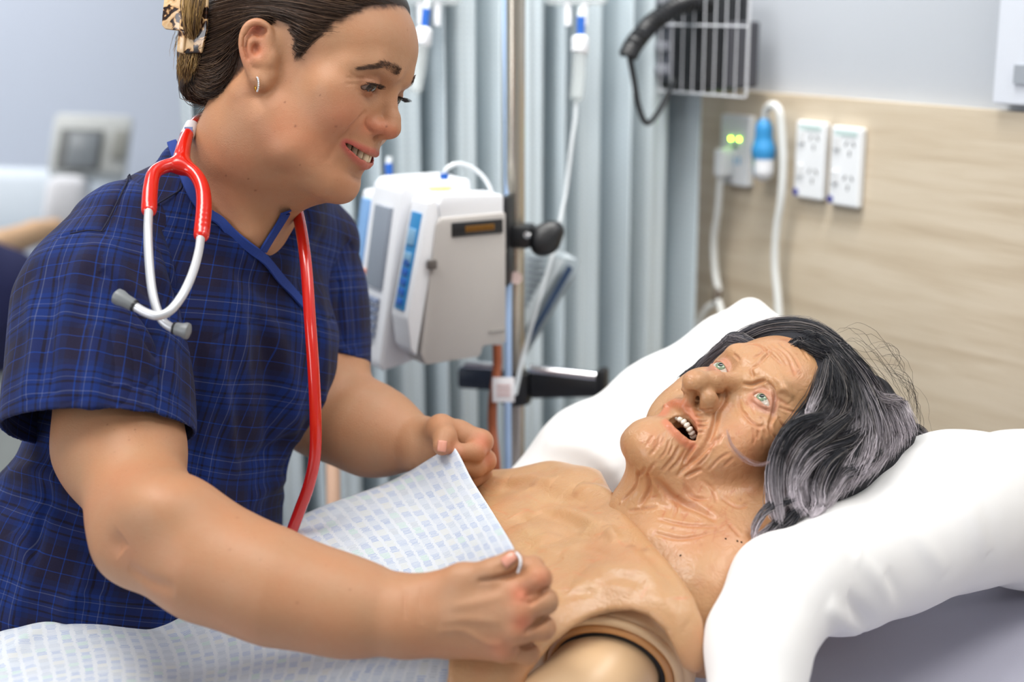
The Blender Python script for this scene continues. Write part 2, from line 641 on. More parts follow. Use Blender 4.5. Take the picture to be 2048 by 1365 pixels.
# ================================================================ the room
def plane_pts(pix, o, n):
    """points where the lines of sight through pix meet a plane"""
    pix = np.atleast_2d(np.asarray(pix, float))
    d = np.stack([(pix[:, 0] - 1024.0) / FPX, (pix[:, 1] - 682.5) / FPX, np.ones(len(pix))], 1) @ M3.T
    s = ((np.asarray(o) - CAM) @ n) / (d @ n)
    return CAM + d * s[:, None]
Z = np.array([0, 0, 1.0])
w_o = P(1630, 320, 2.15); w_d = unit(np.array([-.55, .84, 0])); w_n = np.array([-w_d[1], w_d[0], 0.0])
if w_n @ (CAM - w_o) < 0: w_n = -w_n
def wp(px, py, off=0.0): return plane_pts([(px, py)], w_o + w_n * off, w_n)[0]
WR = np.stack([-w_d, w_n, Z], 1)      # along the wall to the right, out of the wall, up
cnr = plane_pts([(1342, 500)], w_o, w_n)[0]; cnr[2] = 0
c_d = unit(np.array([-.90, -.435, 0])); c_n = np.array([c_d[1], -c_d[0], 0.0])
if c_n @ (CAM - cnr) < 0: c_n = -c_n

def paint(name, col, scale=3.0, rough=.6):
    t = NT(name); g = t.n('ShaderNodeTexCoord')
    n = t.n('ShaderNodeTexNoise', ins={'Vector': g.outputs['Object'], 'Scale': scale, 'Detail': 3.0})
    f = t.n('ShaderNodeTexNoise', ins={'Vector': g.outputs['Object'], 'Scale': 320.0})
    t.set(Base_Color=t.mix(n.outputs[0], np.asarray(col) * .97, col), Roughness=rough, Normal=t.bump(f.outputs[0], .06, .0006))
    return t.m
def laminate():
    t = NT('oak_laminate'); g = t.n('ShaderNodeUVMap', uv_map='UVMap')
    mp = t.n('ShaderNodeMapping', ins={'Vector': g.outputs[0], 'Scale': (1.1, 16.0, 1.0)})
    n1 = t.n('ShaderNodeTexNoise', ins={'Vector': mp.outputs[0], 'Scale': 2.4, 'Detail': 6.0, 'Distortion': .7})
    mp2 = t.n('ShaderNodeMapping', ins={'Vector': g.outputs[0], 'Scale': (3.0, 110.0, 1.0)})
    n2 = t.n('ShaderNodeTexNoise', ins={'Vector': mp2.outputs[0], 'Scale': 4.0, 'Detail': 4.0})
    f = t.math('ADD', t.math('MULTIPLY', n1.outputs[0], .65), t.math('MULTIPLY', n2.outputs[0], .35))
    c = t.ramp(f, [(.25, srgb(172, 154, 130)), (.45, srgb(194, 179, 156)), (.58, srgb(204, 191, 170)), (.75, srgb(186, 168, 144))])
    t.set(Base_Color=c, Roughness=.5, Normal=t.bump(f, .06, .0005))
    return t.m
WALL_W = paint('white_wall_paint', srgb(176, 181, 188)); OAK = laminate()
FLOOR_M = paint('grey_vinyl_floor', srgb(168, 166, 160), 8.0, .4); CEIL = paint('ceiling_paint', srgb(236, 236, 234))
def slab(name, c, half, R, mat, parent=None, kind='structure', bev=0.0, uv=False):
    V, F = box(c, half, R, bev)
    me = mesh_np(name, V, F)
    if uv:
        q = (V - np.asarray(c)) @ np.asarray(R); set_uv(me, np.stack([q[:, 0], q[:, 2]], 1))
    o = link(name, me, mat, parent, shade=False)
    if kind and parent is None: o['kind'] = kind
    return o
# head wall: painted above, oak laminate panel below
top_z = wp(1480, 182)[2]
wc = w_o.copy(); wc[2] = 1.35
hw = slab('wall_right', wc - w_n * .07 - w_d * .6, (2.9, .05, 1.35), WR, WALL_W)
pc = cnr + (-w_d) * 1.55; pc[2] = (top_z + .25) / 2
slab('laminate_panel', pc - w_n * .010, (1.55, .010, (top_z - .25) / 2), WR, OAK, hw, uv=True)
slab('floor', (0, 1.2, -.05), (4.5, 5.5, .05), None, FLOOR_M)
slab('ceiling', (0, 1.2, 2.75), (4.5, 5.5, .05), None, CEIL)
fo = P(100, 300, 4.6); fn = unit(np.array([.16, -1, 0])); fd = np.array([-fn[1], fn[0], 0])
slab('wall_back', (fo[0] + .3, fo[1], 1.35), (2.6, .05, 1.40), np.stack([fd, fn, Z], 1), paint('pale_blue_wall_paint', srgb(205, 212, 224)))
slab('wall_left', (-2.9, 2.6, 1.35), (.05, 2.6, 1.40), None, WALL_W)
b_ = wp(2012, 110, .012)
nb_ = empty('white_board', b_, 'white board fixed high on the wall at the right edge', 'board')
bz0 = wp(1994, 206)[2]
c0 = wp(1996, 204, .0); c0 = c0 - w_d * .45
slab('panel', np.array([c0[0], c0[1], bz0 + .5]) + w_n * .000, (.45, .012, .5), WR, paint('white_board_face', srgb(206, 211, 220)), nb_, bev=.002)
g_ = wp(2058, 150, .014)
slab('grey_label', g_, (.022, .002, .012), WR, plain('grey_label', srgb(150, 156, 164), .6), nb_)

# ---------------------------------------------------------------- curtain
def curtain_mat():
    t = NT('grey_blue_curtain'); g = t.n('ShaderNodeUVMap', uv_map='UVMap')
    wv = t.n('ShaderNodeTexWave', bands_direction='Y', ins={'Vector': g.outputs[0], 'Scale': 34.0, 'Distortion': 1.0, 'Detail': 1.0})
    ck = t.n('ShaderNodeTexChecker', ins={'Vector': g.outputs[0], 'Scale': 240.0})
    n = t.n('ShaderNodeTexNoise', ins={'Vector': g.outputs[0], 'Scale': 5.0, 'Detail': 2.0})
    c = t.mix(t.math('MULTIPLY', wv.outputs[0], .5), srgb(194, 207, 214), srgb(210, 221, 226))
    c = t.mix(t.math('MULTIPLY', ck.outputs['Fac'], .25), c, srgb(166, 182, 194))
    c = t.mix(t.math('MULTIPLY', n.outputs[0], .35), c, srgb(204, 208, 206))
    t.set(Base_Color=c, Roughness=.85, Specular_IOR_Level=.15)
    return t.m
_s = np.linspace(.3, 1.6, 400); _q = project(cnr + c_d * _s[:, None] + Z * 1.4)
Lc = float(_s[np.argmin(np.abs(_q[:, 0] - 352))]); nx, nz = 760, 20
sx = np.linspace(0, Lc, nx)
R_ = np.random.default_rng(5)
per = np.interp(sx / Lc, [0, .12, .3, .5, 1], [.052, .074, .062, .046, .044]) * (.75 + .5 * np.interp(sx, np.linspace(0, Lc, 22), R_.random(22)))
ph = np.cumsum(1 / per) * (sx[1] - sx[0]) * np.pi
am = .034 + .022 * np.interp(sx, np.linspace(0, Lc, 16), R_.random(16))
V = []
for k, z in enumerate(np.linspace(.18, 2.62, nz)):
    sway = .35 * math.sin(1.1 * z) + .15 * math.sin(3.0 * z + 1)
    of = am * (2.2 * np.abs(np.sin(ph + sway)) ** .85 - 1.1 + .14 * np.sin(5.0 * ph + 1.0)) * (1.1 - .1 * z / 2.6)
    sl_ = .012 * np.cos(ph + sway)
    V.append(cnr + c_d * (sx + sl_ + .02)[:, None] + c_n * (of + .09)[:, None] + Z * z)
V = np.concatenate(V)
idx = np.arange(nx * nz).reshape(nz, nx)
F = np.stack([idx[:-1, :-1], idx[:-1, 1:], idx[1:, 1:], idx[1:, :-1]], -1).reshape(-1, 4)
me = mesh_np('privacy_curtain', V, F); set_uv(me, np.stack([np.tile(sx * 1.4, nz), np.repeat(np.linspace(.18, 2.62, nz), nx)], 1))
cur = link('privacy_curtain', me, curtain_mat())
cur.modifiers.new('thickness', 'SOLIDIFY').thickness = .0015
tag(cur, 'grey-blue privacy curtain hanging in deep folds behind the drip pole', 'curtain')
# ---------------------------------------------------------------- skins and cloths
def skin_mat(name, rough=0.45, pore=0.12, pore_scale=900.0, sss=0.12, spec=0.4, mottling=0.06, coat=0.0, freckle=0.0, crackle=0.0):
    t = NT(name)
    at = t.n('ShaderNodeVertexColor', layer_name='Col')
    g = t.n('ShaderNodeTexCoord')
    n1 = t.n('ShaderNodeTexNoise', ins={'Vector': g.outputs['Object'], 'Scale': 26.0, 'Detail': 4.0})
    n2 = t.n('ShaderNodeTexNoise', ins={'Vector': g.outputs['Object'], 'Scale': 170.0, 'Detail': 3.0})
    c = t.mix(t.math('MULTIPLY', n1.outputs[0], mottling * 6), at.outputs[0], (0.78, 0.33, 0.22), 'SOFT_LIGHT')
    c = t.mix(t.math('MULTIPLY', n2.outputs[0], mottling * 3), c, (0.35, 0.16, 0.1), 'SOFT_LIGHT')
    if freckle:
        fv = t.n('ShaderNodeTexVoronoi', ins={'Vector': g.outputs['Object'], 'Scale': 210.0})
        sp_ = t.n('ShaderNodeSeparateColor', ins={0: fv.outputs['Color']})
        pn = t.n('ShaderNodeTexNoise', ins={'Vector': g.outputs['Object'], 'Scale': 14.0})
        m_ = t.math('MULTIPLY', t.math('GREATER_THAN', t.math('ADD', sp_.outputs[0], t.math('MULTIPLY', pn.outputs[0], .5)), 1.17), t.math('MULTIPLY', t.math('LESS_THAN', fv.outputs['Distance'], .17), freckle))
        c = t.mix(m_, c, srgb(130, 76, 52))
    vo = t.n('ShaderNodeTexVoronoi', ins={'Vector': g.outputs['Object'], 'Scale': pore_scale})
    n3 = t.n('ShaderNodeTexNoise', ins={'Vector': g.outputs['Object'], 'Scale': pore_scale * 0.5, 'Detail': 3.0})
    h = t.math('ADD', vo.outputs['Distance'], n3.outputs[0])
    if crackle:
        nv = t.n('ShaderNodeTexNoise', ins={'Vector': g.outputs['Object'], 'Scale': 30.0, 'Detail': 2.0})
        wv = t.n('ShaderNodeMix', data_type='VECTOR'); wv.inputs[0].default_value = .035
        t.link(g.outputs['Object'], wv.inputs[4]); t.link(nv.outputs['Color'], wv.inputs[5])
        ck = t.n('ShaderNodeTexVoronoi', feature='DISTANCE_TO_EDGE', ins={'Vector': wv.outputs[1], 'Scale': 150.0})
        h = t.math('ADD', t.math('MULTIPLY', h, .5), t.math('MULTIPLY', t.math('MINIMUM', ck.outputs['Distance'], .22), crackle))
    t.set(Base_Color=c, Roughness=rough, Specular_IOR_Level=spec, Normal=t.bump(h, pore, 0.0006))
    t.b.inputs['Subsurface Weight'].default_value = sss
    t.b.inputs['Subsurface Radius'].default_value = (1.0, 0.35, 0.2)
    t.b.inputs['Subsurface Scale'].default_value = 0.004
    if coat:
        t.b.inputs['Coat Weight'].default_value = coat
        t.b.inputs['Coat Roughness'].default_value = 0.2
    return t.m

SKIN = skin_mat('nurse_skin', rough=0.48, pore=0.26, mottling=0.08, freckle=.24, sss=.07)
RUBBER_SKIN = skin_mat('manikin_rubber_skin', rough=0.36, pore=0.40, crackle=2.2, pore_scale=300.0, sss=0.14, spec=0.5, mottling=0.05)
PLASTIC_SKIN = plain('manikin_hard_plastic', srgb(226, 190, 148), 0.32, noise=0.02, scale=12)

def hair_mat(name, lo, hi, rough=0.38):
    t = NT(name)
    at = t.n('ShaderNodeVertexColor', layer_name='Col')
    t.set(Base_Color=at.outputs[0], Roughness=rough, Specular_IOR_Level=0.45)
    return t.m
HAIR = hair_mat('brown_hair', 0, 0, 0.42)
WIG = hair_mat('grey_wig_fibre', 0, 0, 0.33); WIGBASE = hair_mat('wig_base', 0, 0, .8)

EYE_WHITE = plain('eye_white', srgb(226, 214, 200), 0.12, noise=0.02)
TEETH = plain('tooth_enamel', srgb(228, 208, 176), 0.2, noise=0.03)
MANIKIN_TEETH = plain('denture_white', srgb(248, 240, 226), 0.22, noise=0.02)
MOUTH_DARK = plain('mouth_lining', srgb(58, 18, 16), 0.4)
LASH = plain('dark_lash', srgb(22, 16, 14), 0.5)
def eye_mat(name, ring, inner, white):
    """iris and pupil as the eyeball's own colouring, by angle from the gaze axis stored in the attribute"""
    t = NT(name)
    at = t.n('ShaderNodeVertexColor', layer_name='Col')
    t.set(Base_Color=at.outputs[0], Roughness=0.08, Coat_Weight=0.6, Coat_Roughness=0.03)
    return t.m
EYE = eye_mat('eyeball', 0, 0, 0)

def eyeball(name, c, r, gaze, iris, rim, white, pupil, parent, iris_a=0.52, pupil_a=0.2):
    """sphere with cornea bulge; coloured by angle from the gaze"""
    nl, ns = 60, 48
    gz = unit(gaze); a = np.array([0, 0, 1.0]) if abs(gz[2]) < 0.9 else np.array([1.0, 0, 0])
    X = unit(np.cross(a, gz)); Y = np.cross(gz, X)
    th = np.pi * (np.linspace(0, 1, nl) ** 1.4)
    V = []; C = []
    for t in th:
        rr = r * (1 + 0.075 * np.exp(-(t / (iris_a * 0.85)) ** 4))
        for k in range(ns):
            p = 2 * np.pi * k / ns
            V.append(np.asarray(c) + rr * (math.cos(t) * gz + math.sin(t) * (math.cos(p) * X + math.sin(p) * Y)))
            f = 0.82 + 0.3 * math.sin(k * 7.3) * math.sin(k * 3.1)
            if t < pupil_a: C.append([0.006, 0.006, 0.007])
            elif t < iris_a * 0.93: 
                q = (t - pupil_a) / (iris_a - pupil_a)
                C.append((np.asarray(iris) * (0.75 + 0.5 * q) * f).tolist())
            elif t < iris_a: C.append(list(rim))
            else: C.append(list(white))
    F = []
    for i in range(nl - 1):
        for k in range(ns):
            F.append([i * ns + k, i * ns + (k + 1) % ns, (i + 1) * ns + (k + 1) % ns, (i + 1) * ns + k])
    me = mesh_np(name, V, F)
    set_col(me, np.array(C))
    return link(name, me, EYE, parent)
# ================================================================ the nurse
NR = np.array([[-.2842, .908, .3087], [-.0229, .3154, -.9484], [-.9585, -.2764, -.069]])   # near side, forward, up (camera frame)
NT0 = np.array([-.212, -.2703, 1.4406])
NRW = M3 @ NR
NOW = CAM + M3 @ NT0
def nl(x, y, z): return NOW + NRW @ np.array([x, y, z], float)
def nloc(X): return (np.asarray(X) - NOW) @ NRW


S_UP = unit(D(.2, -.97, -.0)); S_LAT = unit(D(-.627, .02, -.778))
S_LAT = unit(S_LAT - S_UP * (S_LAT @ S_UP)); S_NRM = np.cross(S_UP, S_LAT)
if S_NRM @ D(.7, .2, -.7) < 0: S_NRM = -S_NRM
CHEST = CAM + M3 @ np.array([-.329, -.080, 1.545])
def tl(a, n, s): return CHEST + S_LAT * a + S_NRM * n + S_UP * s
TR = np.stack([S_LAT, S_NRM, S_UP], 1)

B = Field(NRW, NOW)
# --- skull and face (local axes: near side, forward, up; metres from between the ears)
B.ell((0, -.004, .045), (.0755, .101, .082), .02)
B.ell((0, .036, .044), (.0655, .0725, .057), .02)
B.ell((0, .044, -.02), (.061, .0555, .068), .02)
B.ell((0, .035, -.05), (.054, .05, .052), .02)
B.ell((0, .066, -.05), (.034, .031, .034), .015)
for s in (1, -1):
    B.chain([(s * .053, .008, -.052), (s * .047, .034, -.075), (s * .020, .070, -.092)], [.017, .016, .014], .02)
    B.ball((s * .049, .062, -.008), .0195, .02)
    B.ell((s * .041, .071, -.027), (.019, .0195, .021), .014)
    B.chain([(s * .051, .070, .019), (s * .036, .0905, .026), (s * .014, .0985, .0265)], [.006, .0068, .0068], .016)
B.ell((0, .0775, -.0945), (.017, .0142, .0145), .014)
B.ell((0, .055, -.098), (.030, .028, .014), .02)
# eye sockets
for s in (1, -1):
    B.ell((s * .034, .103, .004), (.0165, .012, .0095), .012, 's')
# nose
B.chain([(0, .094, .013), (0, .1005, -.004), (0, .1075, -.0165), (0, .1085, -.0245)], [.0085, .0075, .0085, .0098], .008)
B.ball((0, .1095, -.0262), .0097, .005)
for s in (1, -1):
    B.ell((s * .0115, .098, -.0285), (.0085, .0105, .0085), .005)
    B.ell((s * .0065, .1035, -.0385), (.0036, .0062, .0042), .003, 's')
B.chain([(0, .107, -.033), (0, .097, -.039)], [.0042, .0046], .004)
# smile: cheeks, fold, lips, teeth gap
for s in (1, -1):
    pass
def nsurf(pix): return nloc(B.trace(pix, 1.2, 1.7))
def mirrored(pix, mid):
    q = [tuple(p) for p in nsurf(pix)]
    return q + [mid] + [(-x, y, z) for x, y, z in q[::-1]]
mo = mirrored([(691, 286), (703, 296), (714, 304), (725, 312)], (0, .0968, -.0612))
ulip = mirrored([(691, 284), (706, 289), (722, 296), (735, 301)], (0, .0992, -.0530))
llip = mirrored([(691, 290), (702, 304), (713, 316), (723, 325)], (0, .0945, -.0690))
def sink(q, dy): return [(x, y - dy, z) for x, y, z in q]
B.chain(sink(ulip, .0012), [.0012, .0026, .0032, .0036, .0034, .0036, .0032, .0026, .0012], .004)
B.chain(sink(llip, .0016), [.0012, .0032, .0042, .0050, .0052, .0050, .0042, .0032, .0012], .0045)
B.chain(mo, [.0010, .0023, .0029, .0032, .0033, .0032, .0029, .0023, .0010], .0012, 's')
B.chain(sink(mo, .006), [.0016, .0044, .0052, .0056, .0056, .0056, .0052, .0044, .0016], .001, 's')
B.chain(sink(mo, .012), [.0016, .0050, .0062, .0066, .0066, .0066, .0062, .0050, .0016], .001, 's')
B.bulge((0, .089, -.0812), (.018, .012, .005), -.003)
# lids over the eyeballs
EYC = {}
for s in (1, -1):
    ec = (s * .0330, .0835, .0080); EYC[s] = ec
    B.ball(ec, .0136, .003)
    Qt = np.array([[1, 0, 0], [0, .93, .37], [0, -.37, .93]]).T
    B.ell((s * .0345, .0935, .0042), (.0135, .012, .0026), .0008, 's', Q=np.array([[1, 0, 0], [0, math.cos(.42), -math.sin(.42)], [0, math.sin(.42), math.cos(.42)]]))
HEADOPS = len(B.ops)
# --- ear on the near side, laid out on its own plane
e_o = nl(.0715, .006, 0); e_n = unit(NRW @ np.array([math.cos(.40), math.sin(.40), 0.05]))
def ep(px, py, off=0.0):
    return plane_pts([(440 + px / 6.205, 20 + py / 6.205)], e_o + e_n * off, e_n)[0]
B.frame()
hel = [ep(600, 470, -.004), ep(610, 330, .001), ep(590, 215, .003), ep(470, 150, .0045), ep(350, 190, .0045), ep(285, 300, .004), ep(270, 440, .003), ep(300, 590, .002), ep(350, 720, .0005), ep(410, 830, -.001)]
ebase = [(ep(470, 300, -.0055), .0105), (ep(440, 440, -.006), .0120), (ep(440, 580, -.006), .0105), (ep(460, 720, -.0045), .0075), (ep(480, 830, -.003), .0055)]
Qe = np.stack([e_n, unit(np.cross(e_n, UP)), np.cross(e_n, unit(np.cross(e_n, UP)))], 1)
for c, r in ebase: B.ell(c, (.0035, r * 1.15, r * 1.35), .004, Q=Qe)
hr_ = np.interp(np.linspace(0, 1, 30), np.linspace(0, 1, 10), [.0024, .0030, .0036, .0038, .0036, .0033, .0032, .0032, .0033, .0038])
B.chain(spline(hel, 30), hr_, .0022, kk=.001)
B.chain([ep(470, 860, -.0015), ep(510, 905, -.001)], [.0055, .0048], .005)
B.chain([ep(520, 900, -.002), ep(620, 800, -.0055)], [.0042, .004], .006)
B.chain([ep(420, 660, .0005), ep(350, 520, .0018), ep(375, 400, .002), ep(440, 300, .0005)], [.003, .0034, .0032, .0022], .002)
B.chain([ep(375, 400, .0015), ep(470, 385, 0), ep(560, 385, -.003)], [.0028, .0024, .002], .003)
B.chain([ep(640, 600, -.0015), ep(620, 640, -.001)], [.0042, .004], .004)
B.chain([ep(470, 650, 0), ep(430, 630, .001)], [.0036, .0032], .003)
B.ell(ep(490, 500, .002), (.0110, .0072, .0078), .002, 's', Q=Qe)
B.ell(ep(555, 600, .001), (.0110, .0036, .0078), .0015, 's', Q=Qe)
B.ell(ep(490, 265, .003), (.0070, .0085, .0046), .002, 's', Q=Qe)
B.chain([ep(310, 330, .004), ep(305, 450, .004), ep(345, 600, .003)], [.0015, .0018, .0012], .0025, 's')
# back of the auricle to the skull
B.ell(nl(.068, -.006, .004), (.012, .010, .024), .01, Q=NRW)
# far ear (plain, away from view)
B.ell(nl(-.076, -.006, 0), (.006, .016, .030), .006, Q=NRW)
# --- neck, trapezius, torso
nb = P(452, 408, 1.50)
B.chain([nl(0, -.018, -.02), nl(0, -.022, -.07), P(500, 330, 1.485), nb], [.058, .0565, .057, .062], .03)
B.chain([nl(.056, -.022, -.04), P(455, 330, 1.435), P(500, 460, 1.452)], [.012, .012, .010], .022)
B.chain([nl(-.02, .03, -.10), P(545, 400, 1.475), P(515, 470, 1.475)], [.02, .018, .016], .03)
B.chain([P(215, 545, 1.445), P(315, 455, 1.48), P(408, 385, 1.505)], [.036, .040, .048], .04)
B.chain([P(610, 510, 1.65), P(550, 425, 1.58), P(480, 375, 1.53)], [.036, .042, .05], .05)
B.ell(tl(0, 0, -.05), (.145, .088, .13), .05, Q=TR)
B.ell(tl(0, -.005, -.24), (.135, .09, .16), .06, Q=TR)
B.ell(P(240, 1150, 1.58), (.15, .11, .12), .06, Q=TR)
B.ell(tl(.07, .05, -.09), (.065, .055, .075), .04, Q=TR)
B.ell(tl(-.07, .05, -.09), (.065, .055, .075), .04, Q=TR)
# --- near arm
arm = [(200, 560, 1.44), (226, 730, 1.425), (238, 890, 1.378), (298, 1054, 1.29), (420, 1124, 1.258), (560, 1180, 1.24), (700, 1217, 1.23), (815, 1234, 1.222)]
B.chain(PP(arm), [.046, .050, .0530, .0430, .0440, .0392, .0322, .0284], .03, kk=.045)
B.ball(P(262, 1108, 1.275), .0175, .03)
B.ell(P(330, 1010, 1.25), (.03, .02, .03), .04, Q=M3)
# --- near hand (back of the hand up, pinching cloth between thumb and forefinger)
wr = P(815, 1234, 1.222)
mcp = {'i': P(1030, 1183, 1.185), 'm': P(1042, 1222, 1.178), 'r': P(1034, 1262, 1.180), 'l': P(1008, 1298, 1.190)}
B.chain([wr, P(930, 1195, 1.205), mcp['i']], [.026, .0185, .0125], .018)
B.chain([wr, P(930, 1220, 1.200), mcp['m']], [.026, .0175, .0122], .018)
B.chain([wr, P(925, 1250, 1.205), mcp['r']], [.026, .0175, .0118], .018)
B.chain([wr, P(905, 1272, 1.215), mcp['l']], [.025, .0175, .0112], .018)
for a in ('i', 'm', 'r', 'l'): B.ball(mcp[a] - FW * .003, .0098, .006)
fin = [
    ([mcp['i'], P(1078, 1158, 1.176), P(1066, 1136, 1.188), P(1044, 1134, 1.198)], [.0118, .0104, .0094, .0078]),
    ([mcp['m'], P(1090, 1204, 1.176), P(1074, 1188, 1.203), P(1046, 1178, 1.213)], [.0120, .0106, .0096, .0082]),
    ([mcp['r'], P(1086, 1256, 1.182), P(1070, 1240, 1.208), P(1042, 1226, 1.216)], [.0114, .0102, .0092, .0080]),
    ([mcp['l'], P(1056, 1308, 1.196), P(1044, 1286, 1.220), P(1018, 1268, 1.226)], [.0104, .0092, .0082, .0072]),
]
for p, r in fin: B.chain(p, r, .0018, kk=.004)
B.chain([P(850, 1200, 1.215), P(925, 1164, 1.20), P(985, 1146, 1.188), P(1024, 1122, 1.186)], [.022, .0150, .0108, .0092], .007, kk=.007)
# --- far arm and hand
farm = [(610, 545, 1.655), (640, 700, 1.67), (652, 822, 1.635), (745, 862, 1.60), (850, 893, 1.555)]
B.chain(PP(farm), [.044, .049, .047, .0435, .0275], .03, kk=.04)
fm = {'i': P(915, 868, 1.525), 'm': P(930, 890, 1.53), 'r': P(928, 915, 1.54), 'l': P(915, 935, 1.55)}
fw_ = P(850, 893, 1.555)
for a in fm: B.chain([fw_, fm[a]], [.024, .0145], .014)
B.chain([fm['i'], P(962, 884, 1.52), P(950, 905, 1.505), P(918, 905, 1.49)], [.0145, .0125, .0105, .009], .005, kk=.005)
B.chain([fm['m'], P(968, 922, 1.53), P(950, 936, 1.515), P(925, 930, 1.505)], [.0140, .0125, .0105, .009], .004, kk=.005)
B.chain([fm['r'], P(962, 950, 1.545), P(942, 958, 1.53), P(918, 948, 1.52)], [.013, .0115, .010, .009], .004, kk=.005)
B.chain([fm['l'], P(945, 972, 1.56), P(925, 975, 1.545), P(905, 962, 1.535)], [.012, .0105, .009, .008], .004, kk=.005)
B.chain([P(862, 868, 1.54), P(882, 858, 1.515), P(890, 876, 1.492), P(884, 893, 1.483)], [.016, .0148, .0118, .0098], .008, kk=.006)
lo = np.array([-.66, .90, .62]); hi = np.array([.12, 1.98, 1.95])
NV, NF = B.mesh(.0015, lo, hi)
print('nurse verts', len(NV))
NN = vnormals(NV, NF)
SK = srgb(176, 140, 108)
NC = np.tile(SK, (len(NV), 1))
NL = nloc(NV)
NS = Surf(NV, NF)
def ntr(pix): return NS(pix)
def ncrease(pix, w, amp, n=24, **k): crease(NV, NN, ntr(spline(pix, n)), w, amp, **k)
# smile fold, nostril crease, lid crease, crow's feet, under-eye lines, ear hollows
ncrease([(733, 222), (722, 235), (700, 258), (684, 276), (678, 284)], .0028, -.0022)
ncrease([(680, 282), (668, 300), (655, 325)], .004, -.0012)
ncrease([(733, 236), (731, 248), (738, 260), (748, 266)], .0016, -.0020)
ncrease([(700, 150), (715, 156), (735, 156), (758, 163)], .0011, -.0012)
for p in ([(728, 157), (712, 152), (698, 143)], [(727, 160), (708, 158), (690, 154)], [(728, 164), (712, 168), (690, 168)],
          [(740, 186), (728, 175), (712, 171)], [(742, 193), (728, 183), (710, 178)], [(738, 199), (728, 192), (718, 184)]):
    ncrease(p, .0011, -.0008)
for p in ([(380, 705), (390, 718), (380, 730)],): pass
# forearm tendon, elbow hollow, wrist lines, knuckle folds
ncrease([(246, 1075), (236, 1090), (246, 1104)], .009, -.003)
ncrease([(256, 1135), (300, 1165), (350, 1180)], .007, -.0025)
ncrease([(812, 1180), (808, 1210), (810, 1240)], .0016, -.0011)
ncrease([(840, 1175), (838, 1215), (845, 1250)], .0016, -.0007)
ncrease([(872, 1265), (925, 1262), (975, 1288), (1010, 1290)], .0035, .0012)
ncrease([(880, 1245), (940, 1240), (1000, 1245)], .004, .0010)
ncrease([(900, 1215), (960, 1205), (1010, 1192)], .004, .0010)
for p, w_, a_ in (([(955, 1164), (995, 1158), (1028, 1148), (1044, 1132)], .0021, -.0045), ([(1096, 1176), (1078, 1192), (1056, 1210)], .0022, -.0050), ([(1098, 1232), (1076, 1248), (1048, 1270)], .0022, -.0050), ([(1076, 1286), (1056, 1292), (1026, 1298)], .0022, -.0045),
                  ([(1052, 1182), (1046, 1192), (1044, 1202)], .0030, .0012), ([(1066, 1148), (1072, 1160)], .0012, -.0008), ([(1000, 1130), (1006, 1142)], .0012, -.0008), ([(994, 1134), (999, 1146)], .0012, -.0006)):
    ncrease(p, w_, a_)
# the skin's own colours
def ndab(pix, w, col, a, **k): dab(NC, NV, ntr(np.atleast_2d(pix)), w, col, a, **k)
red = srgb(196, 112, 88)
for q, w_, a_ in (((735, 252), .010, .45), ((765, 262), .012, .5), ((790, 268), .007, .4), ((690, 235), .022, .35), ((640, 300), .03, .15), ((700, 380), .02, .15), ((515, 60), .012, .35), ((490, 110), .012, .35),
                  ((518, 100), .009, .4), ((512, 55), .008, .5), ((240, 960), .03, .12), ((250, 1100), .016, .12), ((1041, 1190), .009, .6), ((1044, 1247), .009, .6), ((1000, 1300), .012, .35), ((1085, 1160), .009, .35), ((905, 905), .012, .4), ((965, 885), .012, .5), ((978, 920), .01, .4),
                  ((560, 260), .03, .2), ((430, 400), .03, .25), ((470, 330), .025, .15)):
    ndab(q, w_, red, a_)
lipc = srgb(176, 92, 84)
dab(NC, NV, NOW + np.array(spline(ulip, 40)) @ NRW.T, .0040, lipc, .95, hard=1.8)
dab(NC, NV, NOW + np.array(spline(llip, 40)) @ NRW.T, .0052, lipc, .95, hard=1.8)
inm = (np.abs(NL[:, 0]) < .03) & (NL[:, 2] < -.045) & (NL[:, 2] > -.075)
dm = np.full(len(NV), 1.0); i_, d_, t_ = dist_poly(NV, NOW + np.array(sink(mo, .009)) @ NRW.T, .009); dm[i_] = d_
w_ = smooth(.0078, .0058, dm); w_ = w_ * smooth(.0245, .0225, np.abs(NL[:, 0])); NC = NC * (1 - w_[:, None]) + w_[:, None] * srgb(70, 26, 24)
for s in (1, -1):   # lash lines and the darker pigment of the lids
    ec = nl(*EYC[s]); r_ = np.linalg.norm(NV - ec, axis=1)
    g_ = np.exp(-((r_ - .013) / .004) ** 2) * .3
    NC = NC * (1 - g_[:, None]) + g_[:, None] * srgb(150, 92, 70)
    g_ = smooth(.01335, .0128, r_) * .92 * (np.abs(NL[:, 2] - EYC[s][2] + .003) < .0052)
    NC = NC * (1 - g_[:, None]) + g_[:, None] * srgb(38, 26, 22)
for q, r_ in (((511, 381), .0011), ((591, 252), .0011), ((672, 253), .0010), ((773, 253), .0010), ((497, 358), .0008), ((452, 352), .0008), ((570, 205), .0007), ((640, 190), .0006), ((600, 330), .0006),
              ((474, 1036), .0009), ((594, 1206), .0009), ((258, 880), .0007), ((285, 890), .0006), ((300, 930), .0006), ((215, 850), .0006), ((270, 860), .0006), ((228, 905), .0006), ((460, 1100), .0006), ((700, 1180), .0006), ((815, 60), .0006), ((520, 1120), .0006)):
    ndab(q, r_, srgb(96, 56, 38), .8)
